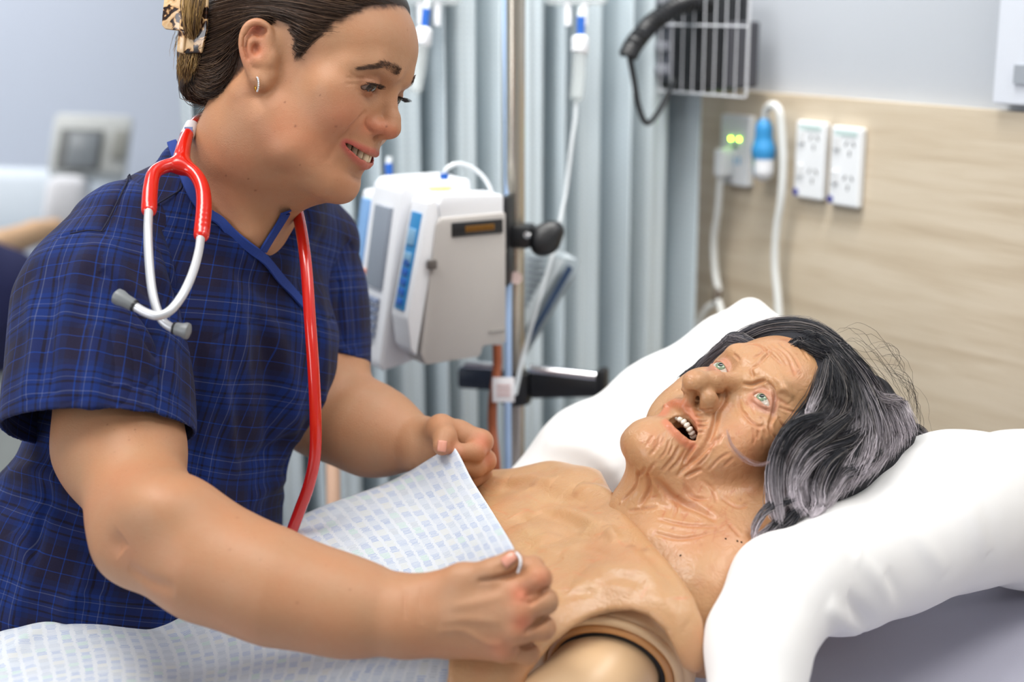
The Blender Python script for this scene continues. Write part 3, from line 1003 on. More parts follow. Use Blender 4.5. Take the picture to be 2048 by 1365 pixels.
# scalp under the hair
HP = [(.092, .100), (.083, .082), (.072, .074), (.058, .056), (.046, .046), (.036, .030), (.028, .010), (.022, .008), (.018, .018), (.010, .034), (-.004, .038), (-.016, .030), (-.020, .010), (-.026, -.012), (-.040, -.034), (-.060, -.052), (-.12, -.062), (-.16, .05), (-.1, .16), (.05, .17)]
hd = poly_sd(NL[:, 1:], HP)
near_ear = np.linalg.norm(NL - np.array([.076, -.010, .004]), axis=1) < .034
HM = smooth(.004, -.006, hd + .003 * noise3(NV, 300, 2, 2)) * (NL[:, 2] > -.075) * (np.linalg.norm(NL - np.array([0, -.01, .03]), axis=1) < .16)
earm = (NL[:, 0] > .0705) & near_ear
HM[earm] = 0
NC = NC * (1 - HM[:, None]) + HM[:, None] * srgb(52, 38, 28)
nurse = empty('person', P(120, 1365, 1.5), 'smiling nurse in navy checked scrub top leaning over the bed with red stethoscope', 'person')
me = mesh_np('body', NV, NF); set_col(me, NC)
body = link('body', me, SKIN, nurse)
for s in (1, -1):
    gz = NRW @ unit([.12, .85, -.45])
    eyeball('eye', nl(*EYC[s]), .0121, gz, srgb(52, 32, 20), srgb(24, 16, 12), srgb(132, 108, 96), None, nurse, iris_a=.66, pupil_a=.24)  # eye whites darkened, the shade of the lids put into their colour

# upper teeth in the smile
tb_ = spline([(-.0235, .073, -.0555), (-.016, .0858, -.0585), (-.008, .0926, -.0600), (0, .0946, -.0606), (.008, .0926, -.0600), (.016, .0858, -.0585), (.0235, .073, -.0555)], 141)
seg_ = np.concatenate([[0], np.cumsum(np.linalg.norm(np.diff(tb_, axis=0), axis=1))])
wid = [.0056, .0062, .0068, .0066, .0082, .0082, .0066, .0068, .0062, .0056]
pos = (seg_[-1] - sum(wid)) / 2
for w_ in wid:
    c_ = np.array([np.interp(pos + w_ / 2, seg_, tb_[:, k]) for k in range(3)]); pos += w_
    tn = np.array([np.interp(pos, seg_, tb_[:, k]) for k in range(3)]) - c_; tn = unit(tn)
    out = unit(np.cross(tn, [0, 0, 1])); out = out if out[1] > 0 else -out
    V_, F_ = box((0, 0, 0), (w_ * .47, .0028, .0048), None, .0019, 3)
    V_[:, 0] *= 1 - .16 * smooth(0, .005, V_[:, 2])
    Vl = c_ + V_[:, :1] * tn + V_[:, 1:2] * out + V_[:, 2:] * np.array([0, 0, 1.0])
    m_ = MB().add(NOW + Vl @ NRW.T, F_)
    m_.build('tooth', TEETH, nurse)
# ---------------------------------------------------------------- checked scrub top
def plaid(name, dark=1.0):
    t = NT(name)
    uv = t.n('ShaderNodeUVMap', uv_map='UVMap')
    sp = t.n('ShaderNodeSeparateXYZ', ins={0: uv.outputs[0]})
    g = t.n('ShaderNodeTexCoord')
    base = srgb(25, 20, 43); blue = srgb(12, 38, 100); mid = srgb(18, 28, 68); brt = srgb(18, 56, 134); blk = srgb(15, 12, 28); wht = srgb(86, 95, 130)
    stops = [(0.0, base), (.13, brt), (.145, base), (.27, mid), (.34, blue), (.40, blk), (.425, blue), (.485, wht), (.496, blue), (.535, blk), (.56, blue), (.655, wht), (.666, blue), (.70, blk), (.73, blue), (.78, mid), (.85, base), (.95, brt), (.962, base)]
    def axis(sock, per, off):
        w = t.n('ShaderNodeTexNoise', ins={'Vector': g.outputs['Object'], 'Scale': 9.0})
        f = t.math('FRACT', t.math('ADD', t.math('MULTIPLY', sock, 1.0 / per), off))
        return t.ramp(f, stops, 'CONSTANT')
    a = axis(sp.outputs[0], .078, .31); b = axis(sp.outputs[1], .078, .12)
    c = t.mix(0.5, a, b)
    # twill weave
    wv = t.n('ShaderNodeTexWave', wave_type='BANDS', bands_direction='DIAGONAL', ins={'Vector': uv.outputs[0], 'Scale': 900.0, 'Distortion': 0.0})
    nz = t.n('ShaderNodeTexNoise', ins={'Vector': g.outputs['Object'], 'Scale': 900.0, 'Detail': 2.0})
    lt = t.n('ShaderNodeTexNoise', ins={'Vector': g.outputs['Object'], 'Scale': 700.0, 'Detail': 1.0})
    c = t.mix(t.math('MULTIPLY', lt.outputs[0], .09), c, srgb(60, 72, 120))
    h = t.math('ADD', wv.outputs[0], nz.outputs[0])
    t.set(Base_Color=c, Roughness=0.85, Specular_IOR_Level=0.2, Normal=t.bump(h, .25, .0004))
    t.b.inputs['Sheen Weight'].default_value = 0.05
    return t.m
PLAID = plaid('navy_checked_cotton')
COLLAR_BLUE = plain('collar_blue_cotton', srgb(29, 58, 134), 0.85, noise=.12, scale=500)
SEAM_DARK = plain('seam_shade_navy', srgb(20, 22, 48), 0.9)

T = Field()
T.ell(tl(0, 0, -.05), (.158, .104, .135), .06, Q=TR)
T.ell(tl(.01, -.004, -.22), (.152, .108, .17), .06, Q=TR)
T.ell(tl(.0, .0, -.36), (.150, .110, .15), .06, Q=TR)
T.ell(P(240, 1150, 1.57), (.17, .125, .14), .07, Q=TR)
T.ell(P(120, 1260, 1.57), (.17, .13, .16), .07, Q=TR)
T.ell(tl(.07, .055, -.085), (.07, .062, .08), .05, Q=TR)
T.ell(tl(-.07, .055, -.085), (.07, .062, .08), .05, Q=TR)
T.chain([P(230, 540, 1.445), P(320, 450, 1.48), P(412, 388, 1.51)], [.054, .050, .054], .04)
T.chain([P(625, 490, 1.66), P(550, 415, 1.58), P(480, 375, 1.53)], [.056, .052, .055], .05)
for q_ in [spline(NS([(352, 318), (366, 372), (392, 424), (432, 468), (484, 508), (530, 548)]) + FW * .011, 16)]: T.chain(q_, .0165, .02, kk=.002)
T.chain(spline(NS([(606, 440), (590, 470), (565, 510), (545, 530)]) + FW * .010, 10), .0125, .02, kk=.002)
# neck opening: a V in front, round behind
VNECK = [(352, 296), (372, 350), (404, 420), (462, 458), (523, 497), (556, 446), (592, 384), (640, 330), (620, 200), (400, 180), (350, 250)]
def vcut(X):
    c = np.sqrt(((X - P(500, 330, 1.45)) ** 2).sum(-1)) - .24
    if c.min() > .03: return c.astype(np.float32)
    q = (X - CAM) @ M3
    z = q[..., 2]
    pp = np.stack([q[..., 0] / z * FPX + 1024.0, q[..., 1] / z * FPX + 682.5], -1)
    return np.maximum(poly_sd(pp, VNECK) * z / FPX, z - 1.56).astype(np.float32)
NTOP = len(T.ops)
T0 = Field(); T0.ops = list(T.ops)
T.custom(vcut, .002, 's')
lo = np.array([-.75, 1.15, .55]); hi = np.array([.05, 2.0, 1.80])
TV, TF = T.mesh(.0018, lo, hi)
TN = vnormals(TV, TF)
TS = Surf(TV, TF)
def ttr(pix): return TS(pix)
def tcrease(pix, w, amp, n=30, **k): crease(TV, TN, ttr(spline(pix, n)), w, amp, **k)
# big folds of the front and side
for p, w_, a_ in (
    ([(420, 470), (470, 600), (490, 760), (500, 900)], .012, .006), ([(480, 560), (560, 700), (590, 850), (560, 1010)], .012, .006),
    ([(385, 640), (400, 760), (390, 900), (400, 1000)], .010, -.006), ([(440, 700), (455, 850), (470, 960)], .009, .006),
    ([(520, 620), (540, 780), (530, 930)], .008, -.005), ([(640, 560), (650, 700), (640, 850), (620, 950)], .009, .004),
    ([(500, 1000), (560, 960), (620, 890)], .008, .005), ([(480, 940), (540, 900), (610, 850)], .008, -.004),
    ([(30, 1060), (60, 1150), (20, 1260)], .010, .006), ([(100, 960), (70, 1100), (40, 1240)], .006, -.006), ([(0, 960), (60, 940), (120, 960)], .010, .006),
    ([(160, 1180), (230, 1200), (290, 1200)], .005, .006), ([(0, 1010), (80, 1000), (150, 1040)], .010, -.005), ([(190, 1120), (150, 1190), (110, 1240)], .010, .006),
    ([(415, 690), (480, 650), (560, 640), (600, 650)], .003, -.0025), ([(610, 655), (660, 640), (715, 620)], .003, -.0025),
    ([(700, 480), (680, 560), (690, 650)], .010, -.004)):
    tcrease(p, w_, a_)
TV += TN * (noise3(TV, 22, 4, 3) * .0022)[:, None]
def tuv(V):
    q = (V - CHEST) @ TR
    th = np.arctan2(q[:, 1] + .0, q[:, 0] * .72)
    return np.stack([th * .135, q[:, 2] + .012 * noise3(V, 7, 9, 2)], 1)
me = mesh_np('scrub_top', TV, TF); set_uv(me, tuv(TV))
top = link('scrub_top', me, PLAID, nurse)

# near sleeve: an open tube of cloth
def sleeve(name, pts, radii, hem_c, hem_n, folds, h=.0017, waves=()):
    s = Field()
    s.chain(pts, radii, .02, kk=.03)
    e = len(s.ops)
    for p, rr, k_ in waves: s.ell(p, rr, k_, 'u', Q=M3)
    s.plane(hem_c, hem_n, .0005)
    outer = Field(); outer.ops = list(s.ops[:-1])
    s.custom(lambda X: outer.eval(X) + np.float32(.0032), .0005, 's')
    P_ = np.array(pts); r_ = max(radii) + .03
    V, F = s.mesh(h, P_.min(0) - r_, P_.max(0) + r_)
    N = vnormals(V, F)
    sf = Surf(V, F)
    for p, w_, a_ in folds: crease(V, N, sf(spline(p, 30)), w_, a_)
    disp = noise3(V, 20, 6, 3) * .0022
    V = V + N * 0; 
    ax = unit(np.array(pts[-1]) - np.array(pts[0])); c0 = np.array(pts[-1])
    rad = V - c0; rad = rad - (rad @ ax)[:, None] * ax
    R_ = np.linalg.norm(rad, axis=1)[:, None] + 1e-9
    V = V + rad / R_ * disp[:, None]
    X = unit(np.cross(ax, FW)); Y = np.cross(ax, X)
    th = np.arctan2(rad @ X, -(rad @ Y))
    uv = np.stack([th * .080, (V - c0) @ ax], 1)
    me = mesh_np(name, V, F); set_uv(me, uv)
    return link(name, me, PLAID, nurse), outer
SL = [P(268, 500, 1.468), P(208, 618, 1.432), P(200, 740, 1.405), P(198, 850, 1.382), P(198, 930, 1.365)]
hemc = P(193, 866, 1.385)
sl, SLF = sleeve('sleeve', SL, [.072, .0815, .0815, .0845, .0855], hemc, D(.02, .955, -.29), [
    ([(210, 470), (150, 560), (130, 680), (150, 800)], .012, .006), ([(215, 480), (260, 580), (330, 680), (350, 790)], .010, .006), ([(205, 540), (270, 620), (320, 720)], .007, -.006),
    ([(120, 560), (100, 680), (90, 800)], .009, -.004), ([(300, 520), (340, 600), (352, 700)], .009, .005), ([(230, 640), (250, 730), (235, 820)], .010, -.004),
    ([(60, 560), (70, 680), (50, 800)], .010, .004), ([(180, 650), (190, 740), (180, 830)], .009, .004), ([(330, 740), (300, 800), (310, 850)], .008, -.004),
    ([(300, 430), (340, 520), (355, 620)], .007, -.005),
    ([(50, 800), (120, 782), (215, 770), (300, 778), (355, 812)], .0014, -.0018), ([(263, 345), (236, 400), (215, 440), (202, 464)], .0022, -.0032), ([(202, 464), (160, 462), (110, 478)], .0018, -.0024)])
sl2, _ = sleeve('sleeve', [P(600, 500, 1.655), P(612, 600, 1.665), P(622, 700, 1.665), P(630, 780, 1.66)], [.066, .066, .063, .062], P(630, 716, 1.66), D(-.12, .97, -.2), [
    ([(700, 480), (690, 600), (705, 700)], .012, -.005), ([(670, 560), (655, 640), (660, 720)], .010, .005)])
# collar band along the V
def band(pix, hw, lift, nm='collar'):
    px = spline(pix, 14)
    p = T0.trace(px, 1.1, 1.85)
    q, n = TS.near(p)
    out = np.linalg.norm(q - p, axis=1) < .012
    p = np.where(out[:, None], q, p); n = T0.normal(p)
    k = NS(px)
    nearer = (np.linalg.norm(k - CAM, axis=1) < np.linalg.norm(p - CAM, axis=1)) & (np.linalg.norm(k - p, axis=1) < .06)
    p = np.where(nearer[:, None], k, p); n = np.where(nearer[:, None], NS.near(k)[1], n)
    p = spline(p, 50); n = spline(n, 50); n /= np.linalg.norm(n, axis=1)[:, None]
    V, F = ribbon(p, n, hw, .0022, lift)
    return MB().add(V, F).build(nm, COLLAR_BLUE, nurse)
band([(584, 402), (571, 422), (555, 448), (536, 478), (523, 500)], .0050, .0020)
band([(346, 290), (360, 330), (385, 390), (412, 424), (450, 452), (500, 492), (550, 548), (585, 590), (606, 614)], .0052, .0028)

def hit2(pix):
    a = SLF.trace(pix, 1.1, 1.9); b = TS(pix)
    return np.where((np.linalg.norm(a - CAM, axis=1) < np.linalg.norm(b - CAM, axis=1))[:, None], a, b)
def seam(pix, r=.0008):
    q = hit2(spline(pix, 24)); q = q - (q - CAM) / np.linalg.norm(q - CAM, axis=1)[:, None] * .0012
    MB().tube(spline(q, 60), r, 6).build('seam', SEAM_DARK, nurse)  # dark tube along the yoke seam puts its fold shadow into colour
seam([(330, 296), (300, 318), (266, 344), (238, 398), (217, 440), (203, 463)], .0009)
seam([(203, 463), (175, 461), (140, 468)], .0007)
# ================================================================ the training manikin on the bed
MR = np.array([[.4993, -.3051, .8177], [.4462, -.7121, -.534], [-.7431, -.6292, .2089]])
MRW = M3 @ MR
MOW = CAM + M3 @ np.array([.2351, .1051, 1.4346])
def ml(x, y, z): return MOW + MRW @ np.array([x, y, z], float)
def mloc(X): return (np.asarray(X) - MOW) @ MRW

Q = Field(MRW, MOW)
Q.ell((0, -.008, .046), (.072, .092, .080), .02)
Q.ell((0, .028, .050), (.064, .061, .056), .02)
Q.ell((0, .034, -.02), (.058, .049, .066), .02)
Q.ell((0, .028, -.058), (.050, .046, .054), .02)
Q.ell((0, .060, -.050), (.036, .034, .034), .018)
for s in (1, -1):
    Q.chain([(s * .053, .004, -.060), (s * .046, .030, -.085), (s * .018, .073, -.099)], [.017, .015, .014], .02)
    Q.ball((s * .047, .058, -.006), .0185, .02)
    Q.ell((s * .043, .056, -.040), (.020, .020, .030), .02)
    Q.chain([(s * .054, .058, .030), (s * .036, .0775, .0365), (s * .014, .081, .034)], [.008, .0095, .008], .014)
    Q.ell((s * .033, .092, .013), (.0175, .0155, .0130), .010, 's')
Q.ell((0, .083, -.0975), (.0195, .0160, .0165), .022)
Q.ell((0, .078, -.085), (.024, .017, .018), .015)
Q.ell((0, .054, -.102), (.030, .033, .013), .02)
# nose
Q.chain([(0, .076, .024), (0, .0865, .008), (0, .1015, -.012), (0, .111, -.026)], [.0085, .0085, .0100, .0110], .009)
Q.ball((0, .1165, -.0315), .0118, .006)
for s in (1, -1):
    Q.ell((s * .0135, .098, -.0300), (.0098, .0135, .0100), .005)
    Q.ell((s * .0070, .1065, -.0400), (.0050, .0105, .0072), .0025, 's')
Q.chain([(0, .111, -.038), (0, .093, -.046)], [.0045, .006], .005)
# lids
MEY = {}
for s in (1, -1):
    ec = (s * .0325, .0705, .0140); MEY[s] = ec
    Q.ball(ec, .0143, .004)
    c_, s_ = math.cos(.28), math.sin(.28)
    Q.ell((s * .0325, .0815, .0142), (.0124, .012, .0037), .0008, 's', Q=np.array([[math.cos(.12), -s * math.sin(.12), 0], [s * math.sin(.12), math.cos(.12), 0], [0, 0, 1]]))
    Q.ell((s * .0345, .066, -.004), (.016, .012, .011), .008)
# open mouth
mpix = [(1340, 841), (1352, 842), (1366, 850), (1379, 863), (1389, 876)]
upix = [(1326, 828), (1337, 812), (1354, 805), (1369, 812), (1380, 826), (1390, 846), (1394, 868)]
lpix = [(1333, 844), (1342, 855), (1354, 868), (1368, 882), (1383, 891)]
q_m = mloc(Q.trace(mpix, 1.2, 1.7)); q_u = mloc(Q.trace(upix, 1.2, 1.7)); q_l = mloc(Q.trace(lpix, 1.2, 1.7))
def sk(q, d): return [tuple(p - np.array([0, d, 0])) for p in q]
Q.chain(sk(q_u, .0010), [.002, .0036, .0046, .0046, .0042, .0036, .002], .006)
Q.chain(sk(q_l, .0010), [.002, .0036, .0044, .0040, .002], .006)
for dp, f in ((-.004, 1.0), (.004, 1.0), (.012, 1.08), (.020, 1.08), (.028, 1.0)):
    Q.chain(sk(q_m, dp), [.0028 * f, .0062 * f, .0086 * f, .0080 * f, .0036 * f], .0015, 's')
# near ear (mostly under the wig) and far ear
for s in (1, -1): Q.ell((s * .073, -.008, .0), (.006, .015, .030), .006)
Q.frame()
# neck and the skin of the upper chest that lies under the chest plate
Q.chain([ml(0, -.015, -.045), ml(0, -.012, -.09), P(1440, 1085, 1.42), P(1390, 1130, 1.40)], [.053, .046, .047, .056], .025)
Q.chain([ml(.012, .052, -.105), P(1283, 985, 1.388), P(1256, 1014, 1.395)], [.010, .008, .008], .014)
Q.chain([ml(-.012, .050, -.105), P(1272, 985, 1.41), P(1244, 1008, 1.43)], [.009, .008, .007], .012)
Q.chain([ml(.045, .0, -.07), P(1420, 1075, 1.335), P(1320, 1085, 1.345)], [.014, .012, .012], .025)
Q.chain([ml(.058, -.02, -.03), P(1530, 1085, 1.35), P(1470, 1170, 1.345), P(1420, 1240, 1.325)], [.03, .034, .040, .045], .05)
Q.chain([P(1330, 1110, 1.40), P(1400, 1200, 1.33)], [.06, .055], .05)
Q.chain([P(1315, 1105, 1.43), P(1275, 1085, 1.50)], [.04, .036], .04)
lo = np.array([-.0, 1.05, .85]); hi = np.array([.42, 1.65, 1.55])
QV, QF = Q.mesh(.0012, lo, hi)
print('manikin head', len(QV))
QN = vnormals(QV, QF); QS = Surf(QV, QF)
def c2(x, y): return (1240 + x / 4.55, 660 + y / 4.55)
def c4(x, y): return (1180 + x / 2.528, 580 + y / 2.528)
def c5(x, y): return (700 + x / 2.65, 850 + y / 2.65)
def L2(*p): return [c2(p[i], p[i + 1]) for i in range(0, len(p), 2)]
def L4(*p): return [c4(p[i], p[i + 1]) for i in range(0, len(p), 2)]
def L5(*p): return [c5(p[i], p[i + 1]) for i in range(0, len(p), 2)]
QC = np.tile(srgb(188, 149, 110), (len(QV), 1))
wrink = [
    # forehead, frown, brow
    (L2(1290, 160, 1380, 230, 1480, 330), .0018, -.0014), (L2(1340, 150, 1440, 210, 1520, 330), .0018, -.0014), (L2(1380, 130, 1520, 240, 1600, 430), .0018, -.0012), (L2(1440, 110, 1570, 230, 1640, 350), .0016, -.0010), (L2(1580, 100, 1660, 190, 1720, 280), .0015, -.0010), (L2(1150, 130, 1250, 140, 1330, 180), .0016, -.0010),
    (L2(1385, 180, 1320, 250, 1250, 320, 1200, 350), .0022, -.0020), (L2(1330, 180, 1280, 220, 1210, 260), .0020, -.0016), (L2(1190, 350, 1200, 400, 1220, 430), .0018, -.0020),
    (L2(1120, 490, 1200, 500, 1260, 480, 1330, 460), .0022, -.0026), (L2(1330, 470, 1390, 540, 1412, 650, 1395, 760, 1350, 860), .0020, -.0024),
    (L2(1420, 560, 1500, 540, 1580, 610), .003, .0012), (L2(1420, 620, 1540, 700), .002, -.0008), (L2(1400, 420, 1480, 500, 1560, 650), .0060, .0020), (L2(1090, 280, 1070, 250, 1030, 220), .0015, -.0012),
    # under the eye and temple
    (L2(1090, 590, 1090, 700, 1150, 800, 1250, 880, 1320, 870), .0020, -.0014), (L2(1180, 640, 1260, 700, 1360, 745), .0014, -.0010), (L2(1110, 620, 1160, 690), .0012, -.0010), (L2(1120, 740, 1180, 790), .0012, -.0009), (L2(1190, 690, 1230, 780), .0012, -.0008),
    (L2(1420, 765, 1365, 870, 1392, 960), .0018, -.0016), (L2(1440, 790, 1490, 880, 1560, 880), .0016, -.0014), (L2(1440, 700, 1540, 740, 1600, 760), .0016, -.0009),
    (L2(1210, 890, 1222, 980, 1215, 1040), .0016, -.0011), (L2(1262, 900, 1252, 1000), .0016, -.0011), (L2(1300, 890, 1335, 970), .0016, -.0010), (L2(1390, 950, 1425, 1010), .0016, -.0010), (L2(1340, 880, 1380, 960), .0015, -.0009), (L2(1290, 980, 1310, 1050), .0015, -.0007),
    # nasolabial, lip lines
    (L2(965, 520, 950, 640, 890, 740, 862, 860, 820, 980, 760, 1080, 640, 1200), .0030, -.0030), (L2(975, 540, 960, 650), .0018, .0010),
    (L2(680, 728, 770, 735, 850, 722), .0016, -.0013), (L2(690, 830, 750, 838, 800, 830), .0014, -.0010), (L2(700, 880, 800, 882), .0014, -.0009), (L2(700, 940, 760, 932), .0014, -.0009), (L2(690, 780, 760, 785), .0014, -.0007), (L2(600, 690, 640, 720), .0012, -.0006),
    (L2(500, 620, 400, 690, 320, 760), .0022, .0010), (L2(470, 550, 560, 540, 640, 600), .0018, .0008),
    # marionette, chin, jowl
    (L2(690, 1035, 610, 1150, 560, 1250), .0022, -.0020), (L2(540, 1060, 470, 1180, 380, 1290), .0020, -.0016), (L2(605, 1080, 530, 1200, 440, 1290), .0018, -.0014), (L2(480, 1050, 440, 1150), .0016, -.0010), (L2(370, 950, 340, 1050, 270, 1150), .0018, -.0012), (L2(300, 960, 240, 1060), .0016, -.0009), (L2(410, 960, 370, 1060), .0014, -.0009), (L2(450, 1000, 420, 1100, 350, 1190), .0014, -.0009), (L2(320, 1000, 300, 1080), .0014, -.0008),
    (L2(880, 980, 780, 1090, 660, 1200, 560, 1285, 520, 1345), .0024, -.0022), (L2(745, 1272, 670, 1300, 590, 1340), .0020, -.0020), (L2(830, 1040, 800, 1060), .0018, -.0012), (L2(860, 1000, 790, 1150, 700, 1240), .0014, -.0010), (L2(1000, 1120, 900, 1180, 800, 1290), .0016, -.0010), (L2(1040, 1160, 940, 1250), .0016, -.0009), (L2(920, 960, 900, 1040), .0016, -.0008),
    (L2(240, 1250, 200, 1300, 150, 1330), .002, -.0012), (L2(330, 1200, 260, 1290, 250, 1340), .0016, -.0010),
    # neck
    (L4(248, 910, 226, 1000, 160, 1075), .0024, -.0026), (L4(330, 950, 430, 1060, 560, 1120, 640, 1170), .0040, -.0030), (L4(400, 1020, 440, 1080, 420, 1160), .0018, -.0014), (L4(190, 1120, 260, 1110, 340, 1100), .0020, -.0014), (L4(290, 930, 300, 1010, 250, 1100), .0030, -.0022),
    (L4(470, 980, 520, 1050, 600, 1060), .0022, -.0012), (L4(560, 960, 620, 1010, 640, 1080), .0020, -.0010), (L4(340, 1160, 480, 1190, 640, 1200), .0022, -.0012), (L4(320, 1230, 460, 1260, 620, 1230), .0022, -.0010), (L4(660, 1050, 740, 1100, 800, 1090), .0020, -.0010), (L4(700, 1180, 760, 1250), .002, -.0008), (L4(480, 870, 560, 850, 700, 700), .0022, -.0008),
]
# fine net of age lines
QV += QN * (noise3(QV, 120, 3, 2) * .00035 + noise3(QV, 40, 4, 2) * .0006)[:, None]
vein = srgb(166, 84, 56); brown_s = srgb(150, 92, 54)
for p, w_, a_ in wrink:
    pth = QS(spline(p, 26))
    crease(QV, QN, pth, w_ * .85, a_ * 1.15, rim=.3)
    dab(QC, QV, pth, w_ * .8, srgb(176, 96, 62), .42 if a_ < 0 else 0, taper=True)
def qdab(pix, w, col, a, **k): dab(QC, QV, QS(np.atleast_2d(pix)), w, np.asarray(col), a, **k)
# colouring of the cast skin: mottling, blush, age spots
n1 = noise3(QV, 38, 11, 3); n2 = noise3(QV, 24, 12, 3)
w_ = smooth(.05, .6, n1)[:, None] * .35; QC = QC * (1 - w_) + w_ * srgb(178, 118, 86)
w_ = smooth(.1, .6, n2)[:, None] * .35; QC = QC * (1 - w_) + w_ * srgb(196, 164, 122)
for q, r_, a_ in ((c2(1250, 1000), .022, .4), (c2(300, 980), .014, .4), (c2(1540, 90), .014, .45), (c2(1600, 380), .010, .4), (c2(900, 880), .016, .35), (c2(800, 1020), .01, .3), (c4(480, 1240), .03, .3), (c4(760, 900), .03, .3), (c4(700, 1300), .03, .25), (c2(1280, 90), .02, .3)):
    qdab(q, r_, srgb(200, 124, 88), a_ * .55)
lipm = srgb(198, 104, 74)
dab(QC, QV, QS(spline(upix, 40)) , .0062, lipm, .55, hard=1.3)
dab(QC, QV, QS(spline(lpix, 40)), .0052, lipm, .6, hard=1.5)
for s in (1, -1):   # violet-grey lids
    r_ = np.linalg.norm(QV - ml(*MEY[s]), axis=1)
    g_ = (smooth(.021, .0135, r_) * .62)[:, None]
    QC = QC * (1 - g_) + g_ * srgb(196, 152, 132)
    ql = mloc(QV); rim_ = np.exp(-((r_ - .0142) / .0022) ** 2) * .35
    QC = QC * (1 - rim_[:, None]) + rim_[:, None] * srgb(170, 110, 92)
dmin = np.full(len(QV), 1.0)
for dp in (.010, .018, .028, .036):
    i_, d_, t_ = dist_poly(QV, MOW + np.array(sk(q_m, dp)) @ MRW.T, .012); dmin[i_] = np.minimum(dmin[i_], d_)
w_ = smooth(.0098, .0082, dmin)[:, None] * (mloc(QV)[:, 1:2] < mloc(QS(mpix[2:3]))[0, 1] - .004)
QC = QC * (1 - w_) + w_ * srgb(46, 14, 12)
for q, r_, a_ in ((c2(1608, 218), .0010, .8), (c2(1280, 800), .0012, .7), (c2(515, 1102), .0007, .9), (c2(205, 1025), .0012, .5), (c2(1500, 90), .004, .5), (c2(1535, 110), .003, .4), (c2(1010, 985), .0014, .5), (c2(990, 910), .001, .5), (c2(1035, 985), .0012, .5), (c2(1620, 385), .002, .5), (c2(1580, 370), .0016, .4), (c4(150, 1083), .0012, .8), (c4(530, 1065), .0016, .6), (c4(420, 1205), .0014, .7), (c4(540, 1068), .001, .7),
                  (c4(320, 1240), .002, .4), (c4(280, 1300), .002, .4), (c4(760, 1060), .002, .5), (c4(780, 1080), .0016, .5), (c4(480, 1120), .002, .4), (c2(930, 460), .0012, .5), (c2(900, 500), .0012, .4), (c2(720, 385), .001, .5), (c4(640, 1220), .003, .35), (c4(560, 1290), .002, .3)):
    qdab(q, r_, brown_s, a_)
for k in range(70):   # fine veins
    x0, y0 = rng.uniform(330, 760), rng.uniform(960, 1250)
    L_ = rng.uniform(20, 70); an = rng.normal(2.2, .5)
    pts = [c4(x0, y0), c4(x0 + L_ * .5 * math.cos(an) + rng.normal(0, 4), y0 + L_ * .5 * math.sin(an)), c4(x0 + L_ * math.cos(an), y0 + L_ * math.sin(an) + rng.normal(0, 6))]
    dab(QC, QV, QS(spline(pts, 8)), .0007, vein, .35, taper=True)
for k in range(46):
    x0, y0 = rng.uniform(700, 1500), rng.uniform(900, 1300)
    L_ = rng.uniform(20, 80); an = rng.normal(2.0, .6)
    pts = [c2(x0, y0), c2(x0 + L_ * math.cos(an), y0 + L_ * math.sin(an))]
    dab(QC, QV, QS(spline(pts, 6)), .0006, vein, .3, taper=True)
man = empty('training_manikin', P(1150, 1500, 1.4), 'elderly patient manikin with grey wig and open mouth lying on the white pillow', 'manikin')
me = mesh_np('head_skin', QV, QF); set_col(me, np.clip(QC, 0, 1))
head = link('head_skin', me, RUBBER_SKIN, man)
for s in (1, -1):
    gz = MRW @ unit([.10, .98, .10])
    eyeball('eye', ml(*MEY[s]), .0126, gz, srgb(138, 160, 130), srgb(46, 62, 54), srgb(206, 194, 180), None, man, iris_a=.45, pupil_a=.19)
# denture
tp = spline(mloc(QS([(1352, 812), (1362, 818), (1374, 828), (1384, 842), (1392, 858)])), 121) - np.array([0, .0100, .0048])
sg = np.concatenate([[0], np.cumsum(np.linalg.norm(np.diff(tp, axis=0), axis=1))])
nT = 8
for k in range(nT):
    s0 = sg[-1] * (k + .5) / nT
    c_ = np.array([np.interp(s0, sg, tp[:, a]) for a in range(3)]); c1_ = np.array([np.interp(s0 + .002, sg, tp[:, a]) for a in range(3)])
    tn = unit(c1_ - c_); out = unit(np.cross(tn, [0, 0, 1])); out = out if out[1] > 0 else -out
    up_ = np.cross(out, tn); up_ = up_ if up_[2] > 0 else -up_
    V_, F_ = box((0, 0, 0), (sg[-1] / nT * .50, .0030, .0032), None, .0020, 3)
    MB().add(MOW + (c_ + V_[:, :1] * tn + V_[:, 1:2] * out + V_[:, 2:] * up_) @ MRW.T, F_).build('denture_tooth', MANIKIN_TEETH, man)

# ---- chest plate skin: a thick rubber sheet draped over the hard torso
m_lat = D(-.197, -.276, .94); m_lat = unit(m_lat); m_u = D(.942, -.283, .114); m_u = unit(m_u - m_lat * (m_u @ m_lat)); m_w = -np.cross(m_lat, m_u)
if m_w @ np.array([0, 0, 1.0]) < 0: m_w = -m_w
MC = CAM + M3 @ np.array([.040, .246, 1.387])
MTR = np.stack([m_u, m_lat, m_w], 1)
def mt(u, l, w): return MC + m_u * u + m_lat * l + m_w * w
Cq = Field(MTR, MC)
Cq.box((-.10, 0, -.014), (.22, .165, .075), .03, rnd=.07)
Cq.frame()
Cq.chain([P(1225, 1048, 1.46), P(1100, 998, 1.545), P(1000, 1012, 1.56)], [.035, .036, .04], .05)
Cq.chain([P(1290, 1130, 1.385), P(1325, 1225, 1.30), P(1345, 1270, 1.268)], [.045, .048, .050], .05)
Cfull = Field(); Cfull.ops = list(Cq.ops)
